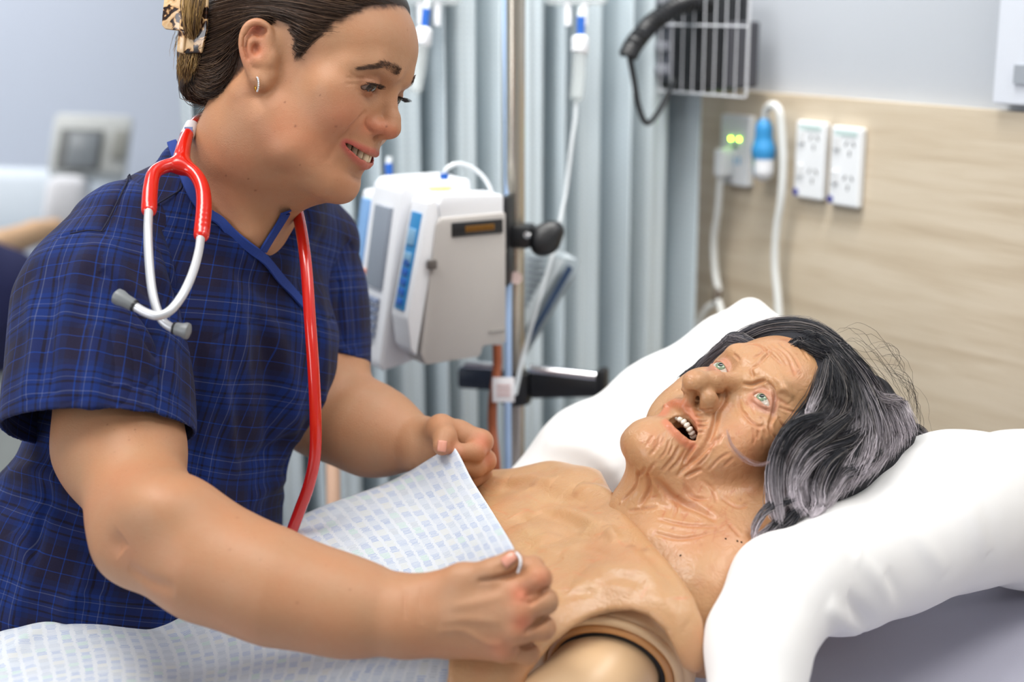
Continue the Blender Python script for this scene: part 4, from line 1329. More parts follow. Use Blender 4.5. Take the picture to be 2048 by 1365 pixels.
# collar edge of the plate: the sheet ends along this line, the armhole below it
EDGE = [(1232, 998), (1262, 1040), (1300, 1082), (1335, 1122), (1365, 1160), (1390, 1198), (1406, 1240), (1412, 1285), (1412, 1325), (1402, 1346), (1386, 1350), (1366, 1336), (1350, 1300), (1330, 1262), (1296, 1232), (1262, 1223), (1220, 1226), (1180, 1238), (1140, 1262), (1105, 1290), (1060, 1345), (1020, 1420), (890, 1420), (900, 1260), (862, 1100), (850, 800), (1100, 880), (1200, 940)]
def cedge(X):
    q = (X - CAM) @ M3; z = q[..., 2]
    pp = np.stack([q[..., 0] / z * FPX + 1024.0, q[..., 1] / z * FPX + 682.5], -1)
    return (poly_sd(pp, EDGE) * z / FPX).astype(np.float32)
Cq.custom(cedge, .006, 'i')
Cq.custom(lambda X: Cfull.eval(X) + np.float32(.0065), .003, 's')
lo = np.array([-.32, .95, .70]); hi = np.array([.26, 1.75, 1.45])
CV, CF = Cq.mesh(.0019, lo, hi)
CNn = vnormals(CV, CF); CS = Surf(CV, CF)
CC = np.tile(srgb(192, 155, 115), (len(CV), 1))
for p, w_, a_ in (
    (L5(1200, 330, 1300, 345, 1390, 380), .006, .004), (L5(1040, 430, 1180, 470, 1300, 520, 1360, 560), .006, .0026), (L5(1370, 540, 1390, 580, 1420, 620), .004, .003), (L5(900, 520, 980, 560, 1050, 630), .010, .004),
    (L5(880, 480, 960, 520, 1010, 600), .006, -.0026), (L5(1000, 460, 1120, 500, 1240, 560), .006, -.0026), (L5(1100, 380, 1200, 400, 1300, 450), .006, -.0022), (L5(960, 330, 1060, 370, 1140, 440), .008, -.0024), (L5(760, 300, 860, 330, 960, 320), .006, -.002),
    (L5(840, 290, 960, 280, 1080, 300), .005, .002), (L5(1080, 560, 1200, 590, 1330, 600), .004, -.0016), (L5(980, 640, 1080, 660, 1240, 640), .005, .0016), (L5(1200, 640, 1330, 680, 1440, 720), .004, -.0014), (L5(900, 680, 1020, 720, 1130, 700), .006, -.0014),
    (L5(1080, 940, 1200, 900, 1300, 890), .003, -.001), (L5(1060, 900, 1160, 880), .003, -.001), (L5(1290, 850, 1450, 820, 1560, 850), .004, -.0012), (L5(1240, 780, 1400, 760, 1540, 780), .005, .0014), (L5(1180, 840, 1330, 830, 1500, 880), .006, .0018),
    (L5(1500, 620, 1640, 760, 1740, 900), .004, -.0012), (L5(1480, 660, 1600, 800, 1700, 940), .006, .0016), (L5(1560, 900, 1680, 960, 1780, 1060), .006, .0016)):
    crease(CV, CNn, CS(spline(p, 24)), w_ * 1.45, a_ * 1.25)
CV += CNn * (noise3(CV, 45, 21, 2) * .0006)[:, None]
n1 = noise3(CV, 26, 13, 3); n2 = noise3(CV, 40, 14, 3)
w_ = smooth(.05, .6, n1)[:, None] * .35; CC = CC * (1 - w_) + w_ * srgb(192, 136, 98)
w_ = smooth(.1, .6, n2)[:, None] * .3; CC = CC * (1 - w_) + w_ * srgb(208, 174, 126)
redl = srgb(206, 120, 82)
for k in range(60):
    x0, y0 = rng.uniform(650, 1700), rng.uniform(260, 950)
    L_ = rng.uniform(40, 150); an = rng.normal(-.15, .35)
    pts = [c5(x0, y0), c5(x0 + L_ * .5 * math.cos(an), y0 + L_ * .5 * math.sin(an) + rng.normal(0, 8)), c5(x0 + L_ * math.cos(an), y0 + L_ * math.sin(an))]
    dab(CC, CV, CS(spline(pts, 8)), .0012, redl, .3, taper=True)
for q, r_, a_ in ((c5(1062, 327), .0013, .85), (c5(1212, 334), .0013, .85), (c5(1218, 390), .0014, .85), (c5(1420, 420), .0015, .85), (c5(1420, 497), .001, .7), (c5(970, 320), .004, .4), (c5(1190, 368), .004, .3), (c5(1240, 430), .004, .3), (c5(1500, 640), .003, .3), (c5(1560, 660), .004, .35), (c5(1480, 640), .003, .3), (c5(1420, 560), .0008, .6)):
    dab(CC, CV, CS([q]), r_, srgb(128, 70, 40), a_)
me = mesh_np('chest_skin', CV, CF); set_col(me, np.clip(CC, 0, 1))
link('chest_skin', me, RUBBER_SKIN, man)
# hard torso shell under the sheet, shoulder socket rings and upper arm
Hq = Field(MTR, MC)
Hq.box((-.11, -.005, -.032), (.21, .160, .068), .03, rnd=.064)
Hq.frame()
sc_ = P(1220, 1340, 1.285)            # centre of the near shoulder joint
ax_ = unit(D(-.18, .30, -.55) + D(.0, .1, 0))
Hq.chain([P(1260, 1350, 1.38), sc_ - ax_ * .012], [.045, .0630], .03)
Hq.custom(lambda X: -((X - (sc_ + ax_ * .0)) @ ax_.astype(np.float32) * -1), .004, 'i')
sockR = .062
def ring(nm, R_, r_, off, mat):
    a = unit(np.cross(ax_, [0, 0, 1.0])); b = np.cross(ax_, a)
    t = np.linspace(0, 2 * np.pi, 73)[:-1]
    m = MB(); pth = sc_ + ax_ * off + R_ * (np.cos(t)[:, None] * a + np.sin(t)[:, None] * b)
    pth = np.concatenate([pth, pth[:1]])
    m.tube(pth, r_, 10, False)
    return m.build(nm, mat, man)
V_, F_ = Hq.mesh(.005, lo - .05, hi + .05)
hardshell = link('torso_shell', mesh_np('torso_shell', V_, F_), PLASTIC_SKIN, man)
ring('shoulder_ring', .0625, .0045, .000, PLASTIC_SKIN)
ring('shoulder_ring', .0545, .0040, .002, plain('manikin_tan_plastic', srgb(206, 148, 92), .35))
m = MB().lathe([(.0530, -.012), (.0530, -.010), (.0, -.0098)], sc_, ax_, 48)
m.build('joint_gap_shade', plain('gap_shade_dark', srgb(30, 20, 16), .7), man)  # black disc and ring put the shade of the open gap into colour
ring('joint_gap_shade', .0486, .0032, .0015, plain('gap_shade_black', srgb(18, 13, 12), .7))
Aq = Field()
e_ = P(1000, 1570, 1.19)
Aq.chain([sc_ - ax_ * .002, sc_ * .45 + e_ * .55, e_], [.0450, .045, .040], .02)
V_, F_ = Aq.mesh(.002, np.minimum(sc_, e_) - .08, np.maximum(sc_, e_) + .08)
link('upper_arm', mesh_np('upper_arm', V_, F_), PLASTIC_SKIN, man)

# ================================================================ pillow, mattress, bed
def cloth_white(name, col, bump=.12):
    t = NT(name); g = t.n('ShaderNodeTexCoord')
    n = t.n('ShaderNodeTexNoise', ins={'Vector': g.outputs['Object'], 'Scale': 900.0, 'Detail': 2.0})
    n2 = t.n('ShaderNodeTexNoise', ins={'Vector': g.outputs['Object'], 'Scale': 18.0, 'Detail': 3.0})
    t.set(Base_Color=t.mix(n2.outputs[0], np.asarray(col) * .97, np.asarray(col)), Roughness=.8, Specular_IOR_Level=.15, Normal=t.bump(n.outputs[0], bump, .0005))
    return t.m
PILLOW = cloth_white('pillow_cotton', srgb(244, 243, 242)); SHEET = cloth_white('lavender_sheet', srgb(182, 182, 198), .3)
W_ = Field()
W_.chain([P(1512, 1420, 1.19), P(1520, 1282, 1.225), P(1578, 1180, 1.27), P(1680, 1140, 1.335), P(1785, 1090, 1.385), P(1862, 1040, 1.42), P(1912, 1022, 1.45), P(2060, 1018, 1.51), P(2200, 1018, 1.56)], [.039, .0395, .0465, .0545, .061, .069, .0755, .079, .078], .03, kk=.03)
W_.chain([P(1060, 1010, 1.66), P(1180, 925, 1.70), P(1330, 825, 1.73), P(1460, 715, 1.74), P(1520, 690, 1.72)], [.045, .06, .06, .045, .03], .03, kk=.04)
W_.chain([P(1470, 690, 1.73), P(1500, 622, 1.74)], [.03, .012], .03)
W_.chain([P(1500, 640, 1.74), P(1545, 660, 1.72)], [.018, .016], .02)
W_.chain([P(1700, 1000, 1.55), P(1500, 1000, 1.60), P(1330, 960, 1.68)], [.06, .055, .05], .08)
lo = np.array([-.05, .9, .75]); hi = np.array([.75, 1.95, 1.60])
WV, WF = W_.mesh(.0035, lo, hi)
WN = vnormals(WV, WF); WS = Surf(WV, WF)
def c7(x, y): return (1300 + x / 2.651, 850 + y / 2.651)
def L7(*p): return [c7(p[i], p[i + 1]) for i in range(0, len(p), 2)]
for p, w_, a_ in ((L7(1080, 680, 1200, 800, 1330, 960), .006, .004), (L7(1240, 400, 1400, 590, 1570, 780), .006, .004), (L7(1620, 370, 1720, 500, 1790, 690), .007, .004), (L7(1060, 900, 1110, 1000, 1170, 1080), .005, -.005), (L7(950, 950, 1020, 1040, 1110, 1120), .006, .005),
                   (L7(1120, 1120, 1150, 1220, 1180, 1330), .006, -.005), (L7(1250, 780, 1300, 880, 1340, 960), .006, -.004), (L7(800, 560, 1000, 620, 1120, 700), .008, .003),
                   ([(1090, 890), (1180, 900), (1230, 950)], .008, .004), ([(1150, 860), (1220, 870), (1250, 900)], .006, -.003), ([(1290, 990), (1240, 960), (1200, 900)], .008, .004)):
    crease(WV, WN, WS(spline(p, 20)), w_ * 1.5, a_ * .85)
WV += WN * (noise3(WV, 10, 31, 3) * .004)[:, None]
pil = link('pillow', mesh_np('pillow', WV, WF), PILLOW)
tag(pil, 'plump white pillow under the grey-haired manikin head', 'pillow')
# ---------------------------------------------------------------- printed hospital gown
def gown_mat():
    t = NT('printed_gown_cotton')
    uv = t.n('ShaderNodeUVMap', uv_map='UVMap')
    sp = t.n('ShaderNodeSeparateXYZ', ins={0: uv.outputs[0]})
    g = t.n('ShaderNodeTexCoord')
    nz = t.n('ShaderNodeTexNoise', ins={'Vector': uv.outputs[0], 'Scale': 160.0, 'Detail': 2.0})
    wob = t.math('MULTIPLY', t.math('SUBTRACT', nz.outputs[0], .5), .0022)
    u = t.math('ADD', sp.outputs[0], wob)
    cu = t.math('MULTIPLY', u, 1 / .0120)
    iu = t.math('FLOOR', cu); fu = t.math('FRACT', cu)
    v = t.math('ADD', sp.outputs[1], t.math('MULTIPLY', t.math('SUBTRACT', fu, .5), .0022))
    cv = t.math('ADD', t.math('MULTIPLY', v, 1 / .0098), t.math('MULTIPLY', t.math('MODULO', iu, 2.0), .5))
    iv = t.math('FLOOR', cv); fv = t.math('FRACT', cv)
    comb = t.n('ShaderNodeCombineXYZ', ins={0: iu, 1: iv})
    wn = t.n('ShaderNodeTexWhiteNoise', noise_dimensions='2D', ins={'Vector': comb.outputs[0]})
    strokes = t.math('FRACT', t.math('ADD', t.math('MULTIPLY', fv, 5.0), t.math('MULTIPLY', wob, 160.0)))
    sm = t.math('LESS_THAN', strokes, .52)
    jag = t.n('ShaderNodeTexWhiteNoise', noise_dimensions='2D', ins={'Vector': t.n('ShaderNodeCombineXYZ', ins={0: iu, 1: t.math('FLOOR', t.math('MULTIPLY', cv, 5.0))}).outputs[0]})
    lo_ = t.math('MULTIPLY', jag.outputs[0], .16)
    um = t.math('MULTIPLY', t.math('GREATER_THAN', fu, t.math('ADD', .04, lo_)), t.math('LESS_THAN', fu, t.math('SUBTRACT', .90, lo_)))
    # alternate strong and pale blocks
    alt = t.math('MODULO', t.math('ABSOLUTE', iv), 2.0)
    strong = t.ramp(wn.outputs[0], [(0, srgb(124, 152, 200)), (.35, srgb(156, 172, 194)), (.6, srgb(112, 142, 194)), (.85, srgb(168, 178, 190))], 'CONSTANT')
    pale = t.ramp(wn.outputs[0], [(0, srgb(180, 194, 212)), (.4, srgb(204, 208, 200)), (.6, srgb(158, 202, 186)), (.72, srgb(184, 194, 214)), (.9, srgb(208, 207, 196))], 'CONSTANT')
    ink = t.mix(alt, strong, pale)
    line = jag.outputs[0]
    m = t.math('MULTIPLY', sm, um)
    m = t.math('MULTIPLY', m, t.math('ADD', .46, t.math('MULTIPLY', line, .30)))
    c = t.mix(m, srgb(214, 219, 226), ink)
    fine = t.n('ShaderNodeTexNoise', ins={'Vector': uv.outputs[0], 'Scale': 1500.0})
    t.set(Base_Color=c, Roughness=.8, Specular_IOR_Level=.2, Normal=t.bump(fine.outputs[0], .1, .0004))
    return t.m
GOWN = gown_mat()
GR = [
 [(898, 960, 1.56), (905, 893, 1.492), (945, 962, 1.445), (990, 1033, 1.355), (1030, 1104, 1.202), (1036, 1150, 1.205), (1020, 1250, 1.25), (960, 1400, 1.24)],
 [(760, 1050, 1.62), (780, 960, 1.555), (832, 1020, 1.47), (882, 1090, 1.38), (922, 1160, 1.29), (940, 1210, 1.262), (900, 1300, 1.275), (872, 1420, 1.25)],
 [(610, 1110, 1.62), (625, 1020, 1.56), (690, 1080, 1.47), (742, 1150, 1.39), (765, 1230, 1.315), (770, 1290, 1.29), (735, 1350, 1.275), (700, 1450, 1.26)],
 [(455, 1200, 1.60), (475, 1104, 1.53), (530, 1165, 1.46), (565, 1235, 1.39), (575, 1295, 1.33), (570, 1340, 1.31), (555, 1390, 1.285), (535, 1470, 1.265)],
 [(262, 1300, 1.56), (300, 1203, 1.485), (340, 1250, 1.43), (365, 1300, 1.375), (375, 1345, 1.335), (370, 1385, 1.315), (360, 1440, 1.285), (350, 1510, 1.26)],
 [(120, 1330, 1.50), (160, 1222, 1.43), (180, 1268, 1.385), (195, 1316, 1.345), (200, 1360, 1.31), (200, 1400, 1.29), (195, 1450, 1.26), (190, 1530, 1.235)],
 [(-90, 1390, 1.46), (-50, 1285, 1.39), (-40, 1330, 1.345), (-30, 1375, 1.31), (-20, 1415, 1.28), (-20, 1450, 1.255), (-20, 1500, 1.23), (-20, 1570, 1.2)],
 [(-260, 1450, 1.42), (-240, 1350, 1.35), (-230, 1400, 1.31), (-220, 1440, 1.28), (-210, 1480, 1.25), (-210, 1510, 1.225), (-210, 1550, 1.2), (-210, 1620, 1.17)]]
GR = [[(x, y, d - (.03 if j >= 5 and i else 0)) for j, (x, y, d) in enumerate(r)] for i, r in enumerate(GR)]
G3 = np.array([PP(r) for r in GR])
nu, nv = 150, 120
rows = np.array([spline(G3[i], nv) for i in range(len(G3))])
G = np.array([spline(rows[:, j], nu) for j in range(nv)]).transpose(1, 0, 2)     # nu x nv
du = np.concatenate([[0], np.cumsum(np.linalg.norm(np.diff(G, axis=0), axis=2).mean(1))])
dv = np.concatenate([np.zeros((nu, 1)), np.cumsum(np.linalg.norm(np.diff(G, axis=1), axis=2), axis=1)], 1)
dvm = dv.mean(0)
GV = G.reshape(-1, 3)
idx = np.arange(nu * nv).reshape(nu, nv)
GF = np.stack([idx[:-1, :-1], idx[1:, :-1], idx[1:, 1:], idx[:-1, 1:]], -1).reshape(-1, 4)
GN = vnormals(GV, GF)
GV = GV + GN * (noise3(GV, 9, 2, 2) * .004 * np.repeat(smooth(0, .06, du), nv))[:, None]
for p, w_, a_ in (([(900, 1330, 1.26), (820, 1345, 1.27), (700, 1375, 1.27)], .010, .010), ([(905, 1352, 1.25), (850, 1362, 1.255)], .007, -.008), ([(215, 1212, 1.46), (280, 1232, 1.43), (380, 1268, 1.40)], .008, -.006),
                   ([(120, 1262, 1.40), (60, 1280, 1.38), (0, 1320, 1.34)], .010, .006), ([(60, 1310, 1.34), (10, 1340, 1.32)], .008, -.005)):
    crease(GV, GN, PP(spline(p, 20)), w_, a_)
gme = mesh_np('hospital_gown', GV, GF)
set_uv(gme, np.stack([np.repeat(du, nv), np.tile(dvm, nu)], 1))
gown = link('hospital_gown', gme, GOWN)
md = gown.modifiers.new('cloth_thickness', 'SOLIDIFY'); md.thickness = .0012; md.offset = 0
tag(gown, 'white hospital gown printed with small blue dashes, pulled up between two hands', 'hospital gown')
# ---------------------------------------------------------------- nurse: hair, brows, lashes
def strands(name, guides, nrm_of, count, mat, parent, col_fn, r=.00035, jit=.002, lift=(.0, .003), pts=18, seed=1, ends=None, seg=3, clump=0.0):
    """strands interpolated between neighbouring guide polylines (each an (n,3) array)"""
    R = np.random.default_rng(seed)
    G = [spline(g, pts) for g in guides]
    VV = []; FF = []; CC = []; n0 = 0
    ang = np.arange(seg) * 2 * np.pi / seg
    for k in range(count):
        t = R.random() * (len(G) - 1); i = int(t); f = t - i
        p = G[i] * (1 - f) + G[min(i + 1, len(G) - 1)] * f
        a0 = R.random() * .12; a1 = 1 - R.random() * .12
        if ends is not None: a0 = R.random() * ends[0]; a1 = 1 - R.random() * ends[1]
        q = np.linspace(a0, a1, pts) * (pts - 1)
        ii = np.minimum(q.astype(int), pts - 2); ff = (q - ii)[:, None]
        p = p[ii] * (1 - ff) + p[ii + 1] * ff
        w = np.cumsum(R.normal(0, 1, (pts, 3)), 0); w -= np.linspace(0, 1, pts)[:, None] * w[-1] * .5
        p = p + w * jit * .22 + R.normal(0, jit, 3)
        if nrm_of is not None:
            N = nrm_of(p); p = p + N * (lift[0] + R.random() * (lift[1] - lift[0]))
        rr = r * (.7 + .6 * R.random()) * np.sqrt(np.clip(np.sin(np.pi * np.linspace(.04, .97, pts)), .05, 1))
        T = np.gradient(p, axis=0); T /= np.linalg.norm(T, axis=1)[:, None] + 1e-12
        a = np.array([.3, .5, .8]); N1 = np.cross(T, a); N1 /= np.linalg.norm(N1, axis=1)[:, None] + 1e-12; N2 = np.cross(T, N1)
        V = p[:, None] + rr[:, None, None] * (np.cos(ang)[None, :, None] * N1[:, None] + np.sin(ang)[None, :, None] * N2[:, None])
        VV.append(V.reshape(-1, 3))
        b = np.arange(pts - 1)[:, None] * seg + np.arange(seg)[None]
        c = np.arange(pts - 1)[:, None] * seg + (np.arange(seg)[None] + 1) % seg
        FF.append((np.stack([b, c, c + seg, b + seg], -1).reshape(-1, 4)) + n0); n0 += pts * seg
        CC.append(np.repeat(col_fn(R, p, np.linspace(0, 1, pts)), seg, 0))
    me = mesh_np(name, np.concatenate(VV), np.concatenate(FF)); set_col(me, np.concatenate(CC))
    return link(name, me, mat, parent)

# hair volume that hugs the skull inside the hairline
Hf = Field(NRW, NOW)
Hf.ell((0, -.006, .046), (.0785, .1035, .0855), .02)
Hf.ell((0, .030, .052), (.0685, .0775, .0595), .02)
Hf.frame()
# the twist at the nape held up by the clip
Hf.chain([nl(.02, -.085, .02), P(428, 120, 1.45), P(415, 190, 1.455)], [.030, .030, .018], .03)
Hf.chain([P(455, 160, 1.42), P(425, 205, 1.435), P(392, 205, 1.455)], [.020, .0155, .010], .02)
Hf.chain([P(392, 205, 1.455), P(378, 150, 1.46), P(392, 40, 1.47), P(400, -60, 1.48)], [.010, .013, .022, .030], .02)
def hcut(X):
    q = (X - NOW) @ NRW
    d = poly_sd(q[..., 1:], HP2)
    return d.astype(np.float32)
HP2 = [(a * .985 - .001, b + .0015) for a, b in HP]
Hf.custom(hcut, .012, 'i')
lo = NOW + np.array([-.2, -.2, -.12]); hi = NOW + np.array([.16, .2, .2])
HV, HF = Hf.mesh(.0016, lo, hi)
HN = vnormals(HV, HF)
def flow_noise(V, dirs, f1, f2, seed): return noise3(V, f1, seed, 3)
hme = mesh_np('hair', HV, HF)
hcol = np.tile(srgb(52, 38, 29), (len(HV), 1)); hcol *= (1 + .25 * noise3(HV, 60, 8, 2))[:, None]
set_col(hme, np.clip(hcol, 0, 1))
hair = link('hair', hme, HAIR, nurse)
HS = Surf(HV, HF)
def hn_of(p): return HS.near(p)[1]
def hp(*pix):
    return HS(spline(pix, 10))
gl = [
    [(815, 6), (760, -14), (690, -30), (600, -40), (500, -30), (420, -10)],
    [(748, 4), (700, -2), (640, -12), (560, -18), (480, -8), (410, 10)],
    [(700, 26), (650, 22), (590, 10), (530, 6), (470, 10), (405, 28)],
    [(668, 48), (630, 48), (590, 34), (545, 20), (480, 26), (404, 48)],
    [(642, 70), (615, 78), (590, 62), (560, 40), (520, 28), (470, 46), (402, 72)],
    [(606, 104), (596, 98), (582, 76), (560, 50), (515, 32), (470, 60), (402, 92)],
    [(590, 104), (580, 82), (556, 48), (510, 32), (480, 62), (455, 92), (400, 112)],
    [(492, 40), (478, 72), (455, 108), (425, 130), (398, 130)],
    [(482, 84), (474, 120), (455, 145), (428, 160), (400, 150)],
    [(478, 120), (468, 150), (448, 175), (420, 186), (396, 172)],
    [(474, 150), (455, 180), (430, 200), (400, 202), (384, 190), (380, 165)],
    [(462, 175), (440, 200), (412, 212), (388, 206), (374, 186), (374, 160)]]
guides = [hp(*g) for g in gl]
def brown(R, p, t):
    b = srgb(68, 48, 35) * (.55 + .75 * R.random())
    if R.random() < .10: b = srgb(92, 68, 47) * (.8 + .4 * R.random())
    return np.tile(b, (len(p), 1))
hs = strands('hair_strands', guides, hn_of, 2600, HAIR, hair, brown, r=.00036, jit=.0022, lift=(.0002, .0026), pts=14, seed=3)
hs['kind'] = 'stuff'
# fine baby hairs along the hairline, and the loose wisps at the nape
wg = [[P(430, 205, 1.44), P(405, 225, 1.445), P(385, 240, 1.45)], [P(450, 190, 1.43), P(425, 225, 1.435), P(392, 252, 1.445)],
      [P(474, 165, 1.42), P(455, 205, 1.43), P(420, 235, 1.44)]]
def wispc(R, p, t): return np.tile(srgb(120, 92, 66) * (.6 + .7 * R.random()), (len(p), 1))
ws = strands('nape_wisps', wg, None, 150, HAIR, hair, wispc, r=.00022, jit=.003, pts=10, seed=5, ends=(.1, .5)); ws['kind'] = 'stuff'
sg_ = [NS(spline(g, 8)) for g in ([(655, 62), (625, 84), (602, 110), (596, 122)], [(636, 70), (610, 92), (596, 112), (592, 124)], [(606, 90), (596, 104), (590, 114), (588, 122)])]
strands('sideburn_wisps', sg_, None, 130, HAIR, hair, brown, r=.00022, jit=.0012, pts=10, seed=13, ends=(.1, .6))['kind'] = 'stuff'
hg_ = [NS(spline(g, 8)) for g in ([(760, 6), (720, 8), (680, 14)], [(716, 26), (680, 26), (640, 26)], [(688, 50), (655, 48), (620, 46)], [(664, 72), (635, 70), (606, 64)])]
strands('hairline_wisps', hg_, None, 220, HAIR, hair, brown, r=.0002, jit=.0014, pts=8, seed=14, ends=(.5, .1))['kind'] = 'stuff'
# blond tail through the clip
tg = [[P(382, -70, 1.410), P(372, 0, 1.400), P(372, 45, 1.402), P(383, 76, 1.412)], [P(398, -70, 1.407), P(388, 0, 1.396), P(384, 45, 1.398), P(386, 78, 1.411)], [P(415, -70, 1.409), P(402, 0, 1.400), P(394, 40, 1.402), P(388, 76, 1.412)]]
def blond(R, p, t): return np.tile((srgb(170, 136, 84) if R.random() < .6 else srgb(104, 78, 50)) * (.6 + .6 * R.random()), (len(p), 1))
strands('blond_tail', tg, None, 420, HAIR, hair, blond, r=.0005, jit=.0022, pts=12, seed=6)['kind'] = 'stuff'
tg = [[P(364, 104, 1.425), P(362, 130, 1.43), P(362, 165, 1.44)], [P(378, 104, 1.418), P(374, 135, 1.420), P(368, 168, 1.43)], [P(396, 104, 1.415), P(392, 130, 1.417), P(384, 160, 1.425)]]
strands('tail_ends', tg, None, 330, HAIR, hair, blond, r=.0004, jit=.0022, pts=10, seed=8, ends=(.02, .6))['kind'] = 'stuff'
tg = [[P(368, 40, 1.47), P(352, 70, 1.47), P(344, 92, 1.475)], [P(376, 60, 1.47), P(362, 110, 1.47), P(362, 150, 1.475)]]
strands('stray_ends', tg, None, 40, HAIR, hair, blond, r=.00022, jit=.003, pts=10, seed=9, ends=(.02, .6))['kind'] = 'stuff'
# brows
def brow(pix, up_, low_, n, seed, nm='eyebrow', r=.00016, surf=None, mirror=False, colr=(84, 58, 42)):
    base = NS(spline(pix, 14))
    if mirror:
        q = nloc(base); q[:, 0] *= -1; base = NOW + q @ NRW.T
    R = np.random.default_rng(seed); V = []; F = []; n0 = 0; C = []
    L = spline(base, 60)
    T = np.gradient(L, axis=0); T /= np.linalg.norm(T, axis=1)[:, None]
    hw = np.interp(np.linspace(0, 1, 60), np.linspace(0, 1, len(up_)), up_)
    m = MB(); cols = []
    for k in range(n):
        t = R.random(); i = int(t * 59)
        _, nn = NS.near(L[i:i + 1]); nn = nn[0]
        side = np.cross(T[i], nn); side *= np.sign(side @ (NRW[:, 2])) or 1
        o = L[i] + side * hw[i] * (R.random() * 2 - 1)
        ln = .0055 * (.6 + .6 * R.random())
        dr = unit(T[i] * .9 + side * low_ * (R.random() - .2) + nn * .25)
        pth = np.array([o, o + dr * ln * .5 + nn * .0004, o + dr * ln - nn * .0004])
        m.tube(pth, [r, r, r * .3], 3, False)
    return m.build(nm, plain(nm + '_hair', srgb(*colr), .6), nurse)
bp = [(800, 146), (792, 140), (778, 133), (764, 129), (750, 133), (735, 135), (718, 137)]
brow(bp, [.0042, .0046, .0042, .0034, .0022, .0014, .0007], .5, 420, 4)
brow(bp, [.0042, .0046, .0042, .0034, .0022, .0014, .0007], .5, 300, 4, mirror=True)
# lashes rooted on the upper lid margin
for s in (1, -1):
    m = MB(); R = np.random.default_rng(12 + s)
    ec = np.array(EYC[s])
    for k in range(70):
        u = R.random() * 2 - 1
        ro = ec + np.array([s * .0012 + u * .0118, 0, 0]) + np.array([0, math.sqrt(max(.0137 ** 2 - (u * .0118) ** 2, 1e-8)) * .99, .0012 - .0020 * abs(u) ** 2])
        ln = .0085 * (.75 + .4 * R.random())
        dv = unit(np.array([s * .25 + u * .55, 1.0, -.18 + .1 * R.random()]))
        p = [ro, ro + dv * ln * .5 + np.array([0, 0, -.0006]), ro + dv * ln + np.array([0, 0, .0016])]
        m.tube(NOW + np.array(p) @ NRW.T, [.00028, .00022, .00006], 3, False)
    m.build('eyelash', LASH, nurse)
# ---------------------------------------------------------------- the wig
Gq = Field(MRW, MOW)
Gq.ell((0, -.014, .054), (.079, .097, .087), .02)
Gq.ell((0, .015, .070), (.069, .072, .062), .02)
GH = mloc(Gq.trace([(1560, 664), (1600, 664), (1630, 676), (1650, 700), (1656, 725), (1650, 765), (1640, 800), (1606, 846), (1570, 884), (1556, 920)], 1.2, 1.8))[:, 1:]
GH = [(.02, .2)] + [tuple(q) for q in GH] + [(GH[-1][0] - .02, -.12), (-.25, -.12), (-.25, .2)]
def gtaper(X):
    sd = poly_sd(((X - MOW) @ MRW)[..., 1:], GH)
    return (.005 * smooth(-.022, .002, sd) + .05 * smooth(0, .02, sd)).astype(np.float32)
Gq._add('d', 0, gtaper, lambda X: poly_sd(((X - MOW) @ MRW)[..., 1:], GH) * -1 - .04)
Gq.frame()
Gq.chain([P(1668, 735, 1.385), P(1656, 800, 1.365), P(1612, 872, 1.345), P(1578, 950, 1.335), P(1580, 1020, 1.33)], [.008, .012, .017, .0165, .014], .010)
Gq.chain([P(1680, 750, 1.41), P(1700, 840, 1.39), P(1680, 920, 1.37), P(1630, 985, 1.355)], [.025, .030, .032, .024], .02)
Gq.chain([P(1740, 800, 1.45), P(1770, 860, 1.43), P(1735, 925, 1.41), P(1670, 985, 1.385)], [.025, .028, .028, .022], .02)
Gq.chain([P(1590, 1010, 1.335), P(1560, 1055, 1.33), P(1510, 1085, 1.325)], [.014, .010, .005], .012)
Gq.chain([P(1800, 850, 1.49), P(1825, 872, 1.49)], [.02, .012], .015)
Gq.chain([P(1470, 690, 1.47), P(1415, 735, 1.50), P(1378, 762, 1.52)], [.014, .011, .011], .012)
lo = np.array([.0, 1.15, 1.0]); hi = np.array([.52, 1.75, 1.60])
KV, KF = Gq.mesh(.0018, lo, hi)
kme = mesh_np('wig', KV, KF)
kc = np.tile(srgb(34, 34, 40), (len(KV), 1)); set_col(kme, kc)
wig = link('wig', kme, WIGBASE, man)
KS = Surf(KV, KF)
def kn(p): return KS.near(p)[1]
def kp(*pix): return KS(spline(pix, 12))
kg = [
    [(1592, 648), (1650, 655), (1720, 700), (1775, 760), (1808, 820), (1835, 862)],
    [(1600, 655), (1660, 680), (1720, 735), (1765, 800), (1795, 860), (1800, 900)],
    [(1612, 662), (1670, 700), (1725, 770), (1758, 840), (1765, 900), (1735, 950)],
    [(1625, 672), (1680, 720), (1720, 790), (1740, 860), (1730, 920), (1690, 985)],
    [(1638, 684), (1688, 740), (1712, 810), (1710, 870), (1670, 920), (1640, 975), (1640, 1020)],
    [(1648, 700), (1688, 760), (1696, 820), (1670, 870), (1625, 905), (1600, 960), (1610, 1020)],
    [(1655, 715), (1678, 780), (1670, 830), (1625, 870), (1592, 915), (1585, 980), (1605, 1030)],
    [(1656, 728), (1660, 790), (1640, 830), (1595, 870), (1565, 930), (1562, 990), (1580, 1040)],
    [(1652, 745), (1640, 800), (1600, 845), (1563, 900), (1550, 960), (1552, 1020), (1565, 1050)],
    [(1646, 735), (1628, 800), (1588, 858), (1556, 912), (1546, 965), (1550, 1020), (1560, 1045)]]
def col_wig(base):
    def f(R, p, t):
        mixv = np.clip((t - .20 - .35 * R.random()) * 2.0, 0, 1)[:, None]
        dk = srgb(38, 39, 46) * (.5 + .9 * R.random()); lt = srgb(240, 230, 238) * (.42 + .8 * R.random())
        if R.random() < .14: dk = srgb(120, 114, 112)
        return dk * (1 - mixv * base) + lt * mixv * base
    return f
kgd = [kp(*g) for g in kg]
